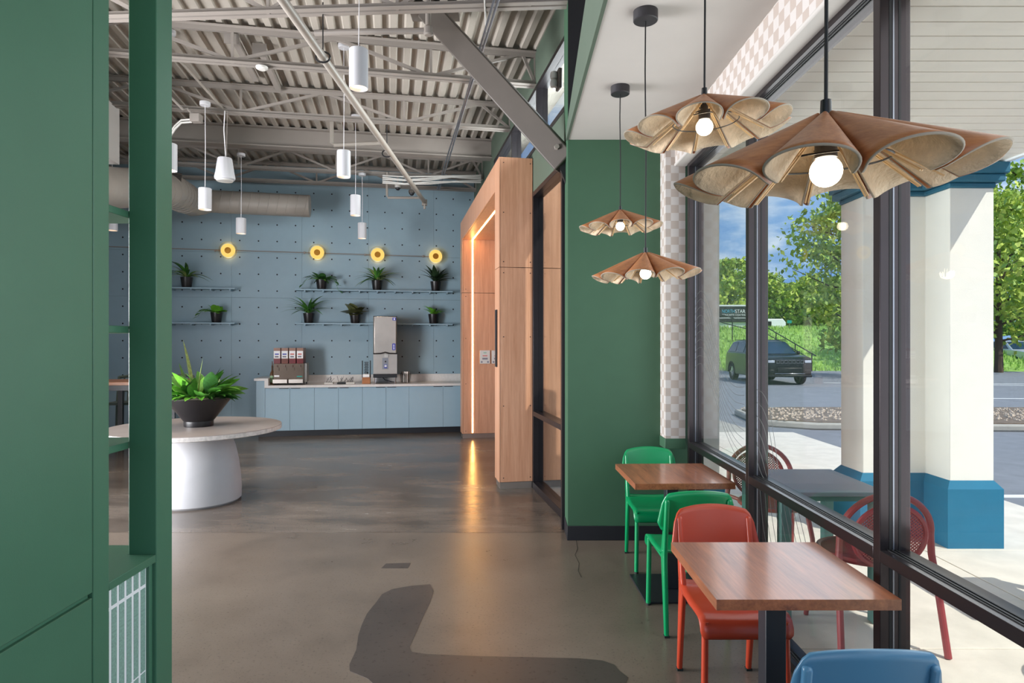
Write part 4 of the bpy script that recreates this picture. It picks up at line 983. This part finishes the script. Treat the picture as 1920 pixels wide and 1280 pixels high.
# cutlery trays
for i, (px, lab) in enumerate(((617, 'small white tray of black cutlery, left one'), (641, 'dark tray of black cutlery between the white trays'), (657, 'small white tray of black cutlery, nearest the cup holder'))):
    t = on_counter('cutlery_tray', lab, 'tray', px, 11.42, 'cutlery trays on the counter')
    mb = MB(); mb.box((-0.075,-0.07,0.0),(0.075,0.07,0.03)); mb.build('tray', 'white_plastic' if i != 1 else 'black_metal', t, bevel=0.006)
    r = random.Random(i)
    for k in range(7):
        mb = MB(); x = -0.05+0.015*k; a = r.uniform(-0.5,0.9); mb.bar((x,0.02*(k%3-1),0.03),(x+0.09*math.sin(a),0.02*(k%3-1),0.04+0.10*math.cos(a)*r.uniform(0.6,1.1)),0.012,0.005); mb.build('cutlery', 'black_metal', t)
# cup holder with stacked glasses
t = on_counter('cup_holder', 'black and wood holder with a stack of clear cups beside the ice dispenser', 'cup holder', 687, 11.48)
mb = MB(); mb.box((-0.07,-0.09,0.0),(0.07,0.06,0.11)); mb.build('drawer_box', 'bar_wood', t, bevel=0.003)
for x in (-0.068, 0.068):
    mb = MB(); mb.box((x-0.007,-0.05,0.1),(x+0.007,0.06,0.40)); mb.build('side', 'black_metal', t)
mb = MB(); mb.box((-0.06,-0.1,0.11),(0.06,-0.0,0.165)); mb.build('napkins', 'paper', t, bevel=0.012)
for k in range(5):
    mb = MB(); z = 0.15+0.045*k; mb.lathe([(0.026,0.0),(0.038,0.05),(0.036,0.05),(0.025,0.004)], (0,-0.01,z), 16, cap=False); mb.build('cup', 'clear_plastic', t)
# ice dispenser
t = on_counter('ice_dispenser', 'tall stainless ice and water dispenser on the counter', 'ice dispenser', 722.5, 11.48)
W = 0.203
mb = MB(); mb.prism([(-W,-0.20),(-W+0.02,-0.22),(W-0.02,-0.22),(W,-0.20),(W,0.30),(-W,0.30)], 0.52, 1.165); mb.build('upper_cabinet', 'steel', t, bevel=0.004)
mb = MB(); mb.box((-W,-0.20,1.165),(W,0.30,1.175)); mb.build('lid', 'black_metal', t)
mb = MB(); mb.box((-W,-0.14,0.17),(W,0.30,0.52)); mb.build('dispense_panel', 'steel', t)
mb = MB(); mb.tube([(-W,-0.215,0.525),(-0.08,-0.222,0.528),(0.0,-0.222,0.548),(0.08,-0.222,0.528),(W,-0.215,0.525)],0.012,8); mb.build('lip', 'black_metal', t)
mb = MB(); mb.box((-W,-0.24,0.11),(W,0.30,0.17)); mb.build('sink', 'black_base', t, bevel=0.004)
mb = MB(); mb.box((-0.012,-0.165,0.455),(0.05,-0.14,0.52)); mb.build('ice_chute', 'white_plastic', t, bevel=0.004)
mb = MB(); mb.box((-0.05,-0.1425,0.25),(0.055,-0.14,0.45)); mb.build('control_card', 'out_grey', t)
mb = MB(); mb.cyl((0.005,-0.146,0.385),(0.005,-0.14,0.385),0.014,n=12); mb.build('sensor', 'black_base', t)
mb = MB(); mb.box((-0.018,-0.145,0.27),(0.03,-0.142,0.335)); mb.build('sticker', 'print_blue', t)
mb = MB(); mb.box((-0.012,-0.147,0.29),(0.024,-0.144,0.325)); mb.build('sticker', 'paper', t)
mb = MB(); mb.box((0.12,-0.224,0.585),(0.175,-0.219,0.70)); mb.build('button_panel', 'print_blue', t, bevel=0.006)
for z in (0.61, 0.64, 0.67):
    mb = MB(); mb.cyl((0.147,-0.228,z),(0.147,-0.223,z),0.011,n=10); mb.build('button', 'paper', t)
mb = MB(); mb.box((0.125,-0.2235,1.10),(0.185,-0.2195,1.15)); mb.build('badge', 'print_blue', t, bevel=0.006)
mb = MB(); mb.box((0.145,-0.2245,1.11),(0.165,-0.2225,1.14)); mb.build('badge_mark', 'paper', t)
for x in (-W+0.03, W-0.03):
    for y in (-0.2, 0.26):
        mb = MB(); mb.cyl((x,y,0),(x,y,0.11),0.014,n=10); mb.build('leg', 'chrome', t)
mb = MB(); mb.tube([(-0.05,-0.05,0.11),(0.0,-0.1,0.06),(0.1,-0.1,0.035),(0.15,0.0,0.02)],0.008,7); mb.build('hose', 'black_metal', t)
t = on_counter('tumbler_caddy', 'clear caddy of metal tumblers at the right of the counter', 'caddy', 760.5, 11.5)
mb = MB(); mb.lathe([(0.075,0.0),(0.085,0.01),(0.1,0.17),(0.098,0.17),(0.08,0.012)], n=24, cap=False); mb.build('bin', 'clear_plastic', t)
for x, y in ((0.0,0.0),(0.035,-0.02),(-0.03,0.03)):
    mb = MB(); mb.lathe([(0.0,0.01),(0.026,0.01),(0.036,0.20),(0.034,0.20)], (x,y,0), 18, cap=False); mb.build('tumbler', 'steel', t)
# ================================================================ OUTSIDE: porch soffit and columns
sf = thing('porch_soffit', 'cream plank soffit over the outdoor seating', 'soffit')
mb = MB(); mb.box((1.463,-4.0,3.018),(3.83,5.02,3.3)); mb.build('roof_core', 'kerb', sf)
y = 5.0; pmesh = MB(); pmesh.box((1.466,0.0,0.0),(3.80,0.120,0.018)); pme = pmesh.mesh('plank', 0); pme.materials.append(MATS['soffit'])
while y > 0.0:
    y -= 0.1298; mesh_obj('plank', pme, sf, (0, y+0.005, 3.0))
mb = MB(); mb.box((1.466,-4.0,3.0),(3.80,y,3.018)); mb.build('plank_field', 'soffit', sf)
mb = MB(); mb.box((3.80,-4.0,2.985),(3.84,5.03,3.3)); mb.box((1.463,4.995,2.985),(3.84,5.03,3.3)); mb.build('fascia', 'truck_white', sf)
col = thing('porch_column', 'white stucco corner column with a teal base outside the window', 'column')
def L(x0, y0, x1, y1, x2, y2, g): return [(x1-g, y0-g), (x2+g, y0-g), (x2+g, y2+g), (x0-g, y2+g), (x0-g, y1-g), (x1-g, y1-g)]
Lp = lambda g: L(2.90, 4.98, 3.42, 5.27, 3.765, 5.62, g)
mb = MB(); mb.prism(Lp(0), 0.50, 2.80); mb.build('shaft', 'stucco', col, bevel=0.006)
mb = MB(); mb.prism(Lp(0.045), -0.01, 0.455); mb.build('base', 'stucco_teal', col)
mb = MB()
v0 = [(x,y_,0.455) for x,y_ in Lp(0.045)]; v1 = [(x,y_,0.515) for x,y_ in Lp(0.0)]; mb.add(v0+v1, [(i,(i+1)%6,6+(i+1)%6,6+i) for i in range(6)]+[tuple(range(6,12))]); mb.build('base_chamfer', 'stucco_teal', col)
mb = MB(); mb.prism(Lp(0.012), 2.80, 2.84); mb.prism(Lp(0.055), 2.84, 2.90); mb.prism(Lp(0.075), 2.90, 2.99); mb.build('cornice', 'cornice_teal', col, bevel=0.01)
pr_ = thing('wall_pier', 'white stucco pier just outside the window beside the green wall', 'pier')
mb = MB(); mb.box((1.465,5.15,0.45),(1.675,5.7,3.0)); mb.build('shaft', 'stucco', pr_)
mb = MB(); mb.box((1.465,5.11,-0.01),(1.712,5.74,0.45)); mb.build('base', 'stucco_teal', pr_, bevel=0.01)
# ================================================================ OUTDOOR TABLES AND CHAIRS
def out_table(label, cx, cy, hw=0.31, hd=0.33):
    t = thing('patio_table', label, 'table', (cx, cy, 0), 0, 'grey patio tables')
    mb = MB(); mb.box((-hw,-hd,0.725),(hw,hd,0.75)); mb.build('tabletop', 'out_grey', t, bevel=0.004)
    mb = MB(); mb.box((-hw+0.02,-hd+0.02,0.695),(hw-0.02,hd-0.02,0.725)); mb.build('apron', 'out_leg', t)
    for sx in (-1,1):
        for sy in (-1,1):
            mb = MB(); mb.box((sx*(hw-0.05)-0.03, sy*(hd-0.05)-0.03, 0.0),(sx*(hw-0.05)+0.03, sy*(hd-0.05)+0.03,0.70)); mb.build('leg', 'out_leg', t, bevel=0.003)
def out_chair(label, cx, cy, rz):
    t = thing('patio_chair', label, 'chair', (cx, cy, 0), rz, 'burgundy round back patio chairs')   # front is local +y
    # outer arch that becomes the rear legs
    P = []
    for k in range(21):
        a = PI*k/20; P.append((0.235*math.cos(a), -0.215-0.045*math.sin(a), 0.60+0.215*math.sin(a)))
    P = [(0.27,-0.30,0.0),(0.255,-0.25,0.30),(0.240,-0.215,0.5)]+P+[(-0.240,-0.215,0.5),(-0.255,-0.25,0.30),(-0.27,-0.30,0.0)]
    mb = MB(); mb.tube(P, 0.017, 10); mb.build('back_arch', 'burgundy', t)
    def bp(a, r): return Vector((0.185*r*math.cos(a), -0.205-0.05*(0.62+0.17*r*math.sin(a)-0.45)/0.3-0.02, 0.60+0.165*r*math.sin(a)))
    mb = MB(); mb.tube([bp(2*PI*i/36, 1.0) for i in range(36)], 0.013, 8, closed=True); bk = mb.build('backrest_rim', 'burgundy', t)
    mb = MB(); n = 13
    for sg in (1, -1):
        for i in range(-n, n+1):
            c = i/n*1.35
            # diagonal line x+sg*y=c inside unit circle
            h = 1-(c*c)/2
            if h <= 0.02: continue
            L_ = math.sqrt(h); q = []
            for e_ in (-1, 1):
                x = c/2+e_*L_/math.sqrt(2); yv = sg*(c/2-e_*L_/math.sqrt(2)); rr = math.hypot(x, yv); q.append(bp(math.atan2(yv, x), min(rr,1)))
            mb.bar(q[0], q[1], 0.006, 0.005, (0,1,0))
    o = mb.build('backrest_mesh', 'burgundy', bk); o['kind'] = 'stuff'
    def sp_(a, r): return Vector((0.22*r*math.cos(a), 0.0+0.225*r*math.sin(a), 0.445-0.012*(1-r*r)))
    mb = MB(); mb.tube([sp_(2*PI*i/36, 1.0) for i in range(36)], 0.015, 8, closed=True); st = mb.build('seat_rim', 'burgundy', t)
    for i in range(-9, 10):
        yv = i/9.6; hx = math.sqrt(1-yv*yv)*0.22
        mb = MB(); mb.tube([(-hx,yv*0.225,0.445),(0,yv*0.225,0.436),(hx,yv*0.225,0.445)],0.007,6); mb.build('seat_slat', 'burgundy', st)
    for sx in (-1,1):
        mb = MB(); mb.tube([(sx*0.185,0.13,0.44),(sx*0.20,0.19,0.25),(sx*0.21,0.22,0.0)],[0.017,0.016,0.013],10); mb.build('front_leg', 'burgundy', t)
        mb = MB(); mb.tube([(sx*0.245,-0.22,0.45),(sx*0.19,-0.12,0.44)],0.014,8); mb.build('seat_bracket', 'burgundy', t)
out_table('grey patio table outside the window beside the near mullion', 1.815, 3.92)
out_chair('burgundy patio chair beyond the patio table, facing the camera', 1.86, 4.56, PI)
out_chair('burgundy patio chair outside the window on the near side of the patio table', 1.935, 3.52, 0.0)
out_table('grey patio table by the column whose shadow falls on the walk', 3.42, 3.5)
out_chair('burgundy patio chair out of view to the right that shades the walk', 2.95, 2.66, 0.2)
# ================================================================ CAR PARK, ISLAND, HILL
lot = sempty('car_park_markings', 'painted white lines of the car park')
for a, b in (((12.5,24.2),(14.5,23.4)), ((13.2,27.0),(22,25.0)), ((16,26.5),(30,26.0)), ((14.0,19.6),(26,19.2)), ((5.2,7.2),(13,7.2))):
    mb = MB(); mb.bar((*a, LOT+0.003), (*b, LOT+0.003), 0.12, 0.006); mb.build('painted_line', 'road_paint', lot)
isl = thing('mulch_island', 'kerbed planting island with mulch and pale stones', 'planting bed')
ip = [(5.1,13.2),(6.0,12.6),(24,11.4),(25,12.6),(24,15.6),(6.5,15.8),(5.3,15.2)]
mb = MB(); mb.prism(ip, LOT, LOT+0.13); mb.build('kerb', 'kerb', isl, bevel=0.03)
cx = sum(p[0] for p in ip)/len(ip); cy = sum(p[1] for p in ip)/len(ip)
mb = MB(); mb.prism([(cx+(x-cx)*0.985, cy+(y-cy)*0.90) for x, y in ip], LOT+0.1, LOT+0.15); mb.build('mulch_bed', 'mulch', isl)
mb = MB(); r = random.Random(3)
for k in range(2600):
    x = r.uniform(5.4, 20); y = r.uniform(12.9, 15.3)-0.045*(x-6)*0.5; s = r.uniform(0.02,0.06)
    c = Vector((x,y,LOT+0.155)); vs = [c+Vector((s*r.uniform(.6,1.2),0,0)), c+Vector((-s*.6,s*.8,0)), c+Vector((-s*.6,-s*.8,0)), c+Vector((0,0,s*r.uniform(.5,.9)))]
    mb.add(vs, [(0,1,3),(1,2,3),(2,0,3)])
o = mb.build('stones', 'stone', isl, smooth=0, fix=False); o['kind'] = 'stuff'
# grass bank
def hz(x, y):
    t = max(0.0, min(1.0, (y-38.0+0.12*(x-18))/11.0)); h = 2.75*t*t*(3-2*t)
    return LOT+h*(1.0 if x < 26 else max(0.45, 1-(x-26)*0.05))+0.10*noise.noise(Vector((x*0.4,y*0.4,0)))
mb = MB(); mb.grid(lambda u, v: (2+u*95, 36.5+v*60, hz(2+u*95, 36.5+v*60)-(0.06 if v == 0 else 0)), 90, 50); hl = struct('grass_bank', mb, 'grass', label='green grass bank rising behind the car park', smooth=60)
mb = MB(); r = random.Random(5)
for k in range(15000):
    x = r.uniform(9, 46); y = r.uniform(37.6, 51)
    z = hz(x, y); h = r.uniform(0.12,0.34); w_ = 0.045; a = r.uniform(0, PI); lx = r.uniform(-0.12,0.12)
    mb.add([(x-w_*math.cos(a),y-w_*math.sin(a),z),(x+w_*math.cos(a),y+w_*math.sin(a),z),(x+lx,y,z+h)], [(0,1,2)])
o = mb.build('grass_blades', 'grass_blade', hl, smooth=0, fix=False); o['kind'] = 'stuff'
# stair rail on the bank
rl = thing('stair_rail', 'black steel handrail climbing the grass bank behind the dark car', 'handrail')
def rp(px, py, Y): return pw(px, py, Y)
topl = [rp(1352,590,46), rp(1440,615,42), rp(1530,667,37.2)]
botl = [rp(1352,604,46), rp(1440,627,42), rp(1512,668,37.6)]
mb = MB(); mb.tube(topl, 0.035, 8); mb.build('top_rail', 'black_metal', rl)
mb = MB(); mb.tube(botl, 0.03, 8); mb.build('lower_rail', 'black_metal', rl)
for px, y0, y1, Y in ((1373,600,618,44.8),(1455,624,640,41.3),(1491,645,668,39.2),(1522,664,690,37.5)):
    mb = MB(); a = rp(px,y0,Y); b = rp(px,y1,Y); mb.cyl(a, (b.x,b.y,hz(b.x,b.y)-0.05), 0.035, n=8); mb.build('post', 'black_metal', rl)
# ================================================================ VEHICLES
def wheel(par, x, y, r, side):
    mb = MB(); N = 28; vs = []; fs = []
    prof = [(r*0.62, 0.0), (r*0.95, 0.0), (r, 0.03), (r, 0.19), (r*0.95, 0.22), (r*0.62, 0.22)]
    for rr, w_ in prof:
        for i in range(N):
            a = 2*PI*i/N; vs.append((x-side*w_, y+rr*math.cos(a), r+rr*math.sin(a)))
    for k in range(5): fs += [(k*N+i, k*N+(i+1)%N, (k+1)*N+(i+1)%N, (k+1)*N+i) for i in range(N)]
    mb.add(vs, fs); ty = mb.build('wheel', 'tyre', par)
    mb = MB(); mb.cyl((x-side*0.02,y,r),(x-side*0.04,y,r),r*0.62,n=24)
    for k in range(5):
        a = 2*PI*k/5; mb.bar((x-side*0.012,y,r),(x-side*0.012,y+r*0.58*math.cos(a),r+r*0.58*math.sin(a)),0.05,0.02,(1,0,0))
    mb.build('rim', 'chrome', ty)
def suv(name, label, loc, rz, paint, glass='car_glass', detail=True, w_=0.97):
    t = thing(name, label, 'car', loc, rz)                       # nose at local y=0, tail at y=+4.9
    rc = (0.95, 3.92); r = 0.385
    def arch(cy): return [(cy+0.47*math.cos(a), 0.385+0.47*math.sin(a)) for a in [PI*k/8 for k in range(9)]]
    prof = [(0.06,0.36),(0.0,0.50),(-0.02,0.80),(0.0,1.02),(0.10,1.10),(0.6,1.16),(1.22,1.21),(2.4,1.24),(4.6,1.26),(4.86,1.16),(4.90,0.75),(4.82,0.36)]
    low = [(4.40,0.34)] + [p for p in arch(rc[1])] + [(3.40,0.30),(1.48,0.30)] + [p for p in arch(rc[0])] + [(0.48,0.34)]
    mb = MB(); P = prof+low
    n = len(P); vs = []; 
    for x, sc_ in ((-w_,1.0),(w_,1.0)):
        for (yy, zz) in P:
            # narrow the nose and tail a little in plan
            q = 1.0 - 0.10*max(0, (0.5-yy)/0.5)**2 - 0.06*max(0, (yy-4.5)/0.4)**2 - (0.03 if zz > 1.1 else 0)
            vs.append((x*q, yy, zz))
    fs = [tuple(range(n)), tuple(range(2*n-1, n-1, -1))]+[(i,(i+1)%n,n+(i+1)%n,n+i) for i in range(n)]
    mb.add(vs, fs)
    bm = bmesh.new(); me = bpy.data.meshes.new('body'); me.from_pydata(mb.v, [], mb.f); bm.from_mesh(me)
    bmesh.ops.triangulate(bm, faces=[f for f in bm.faces if len(f.verts) > 4]); bmesh.ops.recalc_face_normals(bm, faces=bm.faces); bm.to_mesh(me); bm.free()
    me.materials.append(MATS[paint]); me.polygons.foreach_set('use_smooth', [True]*len(me.polygons)); me.set_sharp_from_angle(angle=math.radians(35))
    bo = mesh_obj('body', me, t); bv = bo.modifiers.new('bevel', 'BEVEL'); bv.width = 0.05; bv.segments = 3; bv.limit_method = 'ANGLE'; bv.angle_limit = math.radians(50)
    # cabin
    base = [(1.16,1.19),(4.72,1.24)]; roof = [(2.05,1.76),(2.8,1.80),(3.9,1.79),(4.40,1.72)]
    xb, xr = w_*0.93, w_*0.74
    sec = [(1.16,1.19,xb),(2.05,1.75,xr),(2.8,1.80,xr),(3.9,1.79,xr),(4.42,1.72,xr),(4.74,1.24,xb)]
    vs = [(-x,yv,zv) for yv,zv,x in sec]+[(x,yv,zv) for yv,zv,x in sec]; k = len(sec)
    mb = MB(); mb.add(vs, [tuple(range(k)), tuple(range(2*k-1,k-1,-1))]+[(i,(i+1)%k,k+(i+1)%k,k+i) for i in range(k)]); mb.build('cabin', paint, t, bevel=0.04)
    # glass: windscreen and side windows, lying just proud of the cabin
    def wq(name, pts, dx=0.0, dy=0.0, dz=0.0):
        mb = MB(); a = [Vector(p) for p in pts]; nrm = (a[1]-a[0]).cross(a[2]-a[0]).normalized()
        mb.add([p for p in a]+[p+nrm*0.012 for p in a], [tuple(range(len(a)-1,-1,-1)), tuple(range(len(a),2*len(a)))]+[(i,(i+1)%len(a),len(a)+(i+1)%len(a),len(a)+i) for i in range(len(a))]); return mb.build(name, glass, t)
    def onx(yv, zv, side):                                 # x of the cabin flank at a height
        f = (zv-1.2)/(1.78-1.2); return side*(xb+(xr-xb)*max(0,min(1,f))+0.004)
    wq('windscreen', [(-xb*0.9,1.24,1.235),(xb*0.9,1.24,1.235),(xr*0.92,2.02,1.725),(-xr*0.92,2.02,1.725)])
    for side in (-1, 1):
        for q in ([(1.55,1.27),(2.55,1.28),(2.55,1.72),(2.12,1.69)], [(2.63,1.28),(3.55,1.29),(3.55,1.72),(2.63,1.73)], [(3.63,1.29),(4.50,1.30),(4.28,1.66),(3.63,1.72)]):
            pts = [(onx(z_,z_,side) if False else onx(yv, z_, side), yv, z_) for yv, z_ in q]
            wq('side_window', pts if side > 0 else pts[::-1])
    for cy_ in rc:
        for side in (-1, 1): wheel(t, side*w_*0.985, cy_, r, side)
    if detail:
        g = MB(); g.box((-0.56,-0.045,0.86),(0.56,-0.01,1.02)); gr = g.build('grille', 'car_black', t, bevel=0.01)
        for k in range(7):
            x = -0.48+0.16*k; g = MB(); g.box((x-0.055,-0.055,0.875),(x+0.055,-0.045,0.885)); g.box((x-0.055,-0.055,0.995),(x+0.055,-0.045,1.005)); g.box((x-0.058,-0.055,0.875),(x-0.05,-0.045,1.005)); g.box((x+0.05,-0.055,0.875),(x+0.058,-0.045,1.005)); g.build('grille_slot', 'chrome', gr)
        for side in (-1, 1):
            g = MB(); g.box((side*0.60,-0.03,0.90),(side*0.86,0.10,1.00)); g.build('headlight', 'car_lamp', t, bevel=0.01)
            g = MB(); g.box((side*0.62,-0.035,0.52),(side*0.84,0.05,0.62)); g.build('fog_lamp', 'car_black', t, bevel=0.01)
            g = MB(); g.box((side*0.885,0.25,0.72),(side*0.965,0.34,0.78)); g.build('side_marker', 'amber', t)
            g = MB(); g.lathe([(0.0,-0.07),(0.07,-0.06),(0.09,0.0),(0.07,0.07),(0.0,0.08)], (side*(w_+0.10),1.62,1.27), 14, cap=False); g.box((side*(w_-0.08),1.6,1.22),(side*(w_+0.06),1.66,1.25)); g.build('mirror', 'car_black', t)
            g = MB(); g.box((side*0.62,1.9,1.80),(side*0.66,4.3,1.835)); g.build('roof_rail', 'car_black', t)
        g = MB(); g.box((-0.50,-0.035,0.50),(0.50,0.02,0.70)); g.build('lower_intake', 'car_black', t, bevel=0.02)
        g = MB(); g.box((-0.60,-0.05,0.455),(0.60,0.0,0.48)); g.build('bumper_trim', 'chrome', t, bevel=0.008)
        g = MB(); g.box((-0.9,-0.02,0.33),(0.9,0.2,0.42)); g.build('bumper_lip', 'car_black', t, bevel=0.02)
    return t
suv('suv', 'black sport utility vehicle parked below the grass bank, facing the camera', (11.06, 25.4, LOT), 0.0, 'car_paint')
c = pw(1899, 640, 56); suv('parked_car', 'dark blue car far behind the hedge right of the column', (c.x-2.0, 57, hz(c.x, 57)), PI/2, 'car_paint', detail=False)
c = pw(1925, 668, 40); suv('parked_car', 'silver car at the right edge of the picture', (c.x+0.9, 40.0, LOT), -0.05, 'silver_car', detail=False)
# box truck with lettering
tx = pw(1375, 600, 54)
tr = thing('box_truck', 'dark box trailer with white and blue lettering on the hill', 'truck', (tx.x, 54.0, 0))
zb, zt_ = pw(1375, 596, 54).z, pw(1375, 574, 54).z
x0, x1 = pw(1322, 0, 54).x-tx.x, pw(1420, 0, 54).x-tx.x
mb = MB(); mb.box((x0,0,zb-0.35),(x1,2.4,zt_)); mb.build('box', 'truck_dark', tr, bevel=0.03)
mb = MB(); mb.box((x0,-0.02,zt_),(x1,2.42,zt_+0.12)); mb.build('roof_rail', 'truck_white', tr)
mb = MB(); mb.box((x0,-0.012,zb-0.02),(x1,0.0,zb+0.03)); mb.build('stripe', 'truck_white', tr)
sx = pw(1352, 0, 54).x-tx.x
zl = pw(1375, 586.5, 54).z
for body, m_, x_ in (('NORTH', 'logo_blue', 0.06), ('STAR', 'truck_white', 1.17)):
    o = text(body, 0.42, m_, tr, (sx+x_,-0.02,zl), (PI/2,0,0)); wd = max(v.co.x for v in o.data.vertices); o.scale = (1.08/wd if body == 'NORTH' else 0.88/wd, 1, 1)
o = text('CONCRETE COATINGS', 0.22, 'truck_white', tr, (sx+0.06,-0.02,zl-0.24), (PI/2,0,0)); o.scale = (2.15/max(v.co.x for v in o.data.vertices), 1, 1)
mb = MB(); mb.box((x0,0.2,zb-1.0),(x1,2.2,zb-0.35)); mb.build('chassis', 'truck_white', tr)
for x in (x0+0.8, x1-0.8):
    mb = MB(); mb.cyl((x,0.1,zb-1.0),(x,0.4,zb-1.0),0.4,n=20); mb.build('wheel', 'tyre', tr)
# white van roof behind the bank crest
v = pw(1452, 605, 55)
vn = thing('white_van', 'white van standing behind the crest of the grass bank', 'van', (v.x, 55, 0))
zt2 = pw(1452, 597.5, 55).z
mb = MB(); mb.prism([(-2.6,zt2-1.9),(-2.6,zt2-0.1),(-2.4,zt2),(0.75,zt2),(1.0,zt2-0.3),(1.05,zt2-1.9)], 0.0, 1.9, 'y'); mb.build('body', 'truck_white', vn, bevel=0.06)
mb = MB(); mb.box((-0.62,-0.015,zt2-0.72),(0.1-0.35,0.0,zt2-0.22)); mb.build('side_window', 'car_black', vn, bevel=0.02)
for x in (-1.9, 0.5):
    mb = MB(); mb.cyl((x,0.0,zt2-1.9),(x,0.25,zt2-1.9),0.33,n=18); mb.build('wheel', 'tyre', vn)
s_ = pw(1480, 603, 52); sg = thing('road_sign', 'small teal sign at the crest of the bank', 'sign', s_)
mb = MB(); mb.box((-0.18,-0.02,-0.12),(0.18,0.0,0.12)); mb.build('plate', 'sign_teal', sg)
mb = MB(); mb.cyl((0,0.01,-1.6),(0,0.01,0.12),0.025,n=6); mb.build('post', 'grey_steel', sg)
# ================================================================ TREES
def tree(label, base, h, spread, leafm, nleaf, seed, ls=0.16, lean=(0,0), bare=0.28, name='tree', grp='trees behind the car park', nb=14):
    r = random.Random(seed); t = thing(name, label, 'tree', base, 0, grp)
    mb = MB(); tip = Vector((lean[0], lean[1], h*0.92)); mid = Vector((lean[0]*0.3, lean[1]*0.3, h*0.45)); tr0 = h*0.017
    mb.tube([(0,0,-0.3), (lean[0]*0.05,lean[1]*0.05,h*0.2), mid, tip], [tr0*1.3, tr0, tr0*0.7, tr0*0.2], 8); mb.build('trunk', 'bark', t)
    cl = []; mb = MB()
    for k in range(nb):
        u = bare+(1-bare)*(k+0.5)/nb; p = Vector((0,0,0)).lerp(mid, u/0.49) if u < 0.49 else mid.lerp(tip, (u-0.49)/0.51)
        a = k*2.399+r.uniform(-0.4,0.4); L_ = spread*(0.55+0.45*math.sin(PI*min(1,(u-bare)/(1-bare)*0.85+0.15)))*r.uniform(0.7,1.1)
        e_ = p+Vector((math.cos(a)*L_, math.sin(a)*L_, L_*r.uniform(0.25,0.6))); m_ = p.lerp(e_,0.5)+Vector((0,0,-0.06*L_))
        mb.tube([p, m_, e_], [tr0*0.4, tr0*0.25, tr0*0.08], 5)
        for f in (0.35, 0.6, 0.85, 1.0): cl.append((p.lerp(e_, f), L_*(0.42 if f > 0.5 else 0.3)))
        for j in range(2):
            b2 = p.lerp(e_, 0.5+0.2*j); e2 = b2+Vector((r.uniform(-1,1),r.uniform(-1,1),r.uniform(-0.1,0.8)))*L_*0.45; mb.tube([b2,e2],[tr0*0.15,tr0*0.04],4); cl.append((e2, L_*0.3))
    mb.build('branches', 'bark', t)
    mb = MB()
    for k in range(nleaf):
        c_, rad = r.choice(cl); d = Vector((r.gauss(0,1),r.gauss(0,1),r.gauss(0,0.8)))*rad*0.5; c = c_+d
        u = Vector((r.uniform(-1,1),r.uniform(-1,1),r.uniform(-1,1))).normalized(); v = u.orthogonal().normalized(); v = (v*math.cos(1.0)+u.cross(v)*math.sin(r.uniform(0,6))).normalized()
        s = ls*r.uniform(0.6,1.25); mb.cur = r.choice((0,0,1))
        mb.add([c-u*s, c+v*s*0.55, c+u*s, c-v*s*0.55], [(0,1,2,3)])
    o = mb.build('foliage', [leafm, 'leaf_mid' if leafm != 'leaf_mid' else 'leaf_light'], t, smooth=0, fix=False); o['kind'] = 'stuff'
    return t
def gz(x, y): return hz(x, y)
b = pw(1608, 690, 31.0); tree('open leafy tree leaning left beside the porch column', (b.x+0.7, 31.0, LOT), 9.0, 3.4, 'leaf_light', 7600, 21, 0.16, (-0.9,0.0), 0.10, nb=22)
spots = [(1365,57,6.6,2.4,'leaf_light','pale green bushy tree behind the lettered trailer'), (1425,62,5.6,2.4,'leaf_mid','round green tree behind the window mullion'), (1470,60,4.4,2.2,'leaf_light','low yellow green tree above the white van'), (1500,66,5.6,2.6,'leaf_mid','mid green tree on the skyline left of the leaning tree'), (1548,58,5.0,2.4,'leaf_light','bright green tree behind the leaning tree'), (1600,62,6.4,2.8,'leaf_mid','green tree just left of the porch column')]
for k, (px, Y, h, sp_, lm, lab) in enumerate(spots):
    b = pw(px, 600, Y); tree(lab, (b.x, Y, gz(b.x, Y)-0.2), h, sp_, lm, 3600, 40+k, 0.24, (0,0), 0.04)
for k, (px, Y, h, sp_, lm, lab) in enumerate([(1846,36,10.5,3.4,'leaf_light','tall light green tree right beside the column'), (1925,44,13.0,4.6,'leaf_mid','tall green tree at the right edge of the picture'), (1900,62,8.5,4.0,'leaf_dark','dark tree far behind the parked cars')]):
    b = pw(px, 640, Y); tree(lab, (b.x+0.8, Y, LOT if Y < 38 else gz(b.x, Y)-0.2), h, sp_, lm, 5200, 60+k, 0.20, (0,0), 0.16, nb=18)
# low skyline thicket behind the bank
mb = MB(); r = random.Random(77)
for k in range(9000):
    x = r.uniform(10, 95); y = r.uniform(74, 80); z = 2.4+abs(r.gauss(0, 1.0))*1.1*(1+0.4*noise.noise(Vector((x*0.12,0,0)))); s = 0.42*r.uniform(0.6,1.2)
    u = Vector((r.uniform(-1,1),r.uniform(-1,1),r.uniform(-1,1))).normalized(); v = u.orthogonal(); c = Vector((x,y,z)); mb.cur = r.choice((0,1))
    mb.add([c-u*s, c+v*s*0.6, c+u*s, c-v*s*0.6], [(0,1,2,3)])
o = mb.build('thicket', ['leaf_dark', 'leaf_mid'], None, smooth=0, fix=False); tag(o, 'dark green thicket along the skyline', 'thicket', kind='stuff')
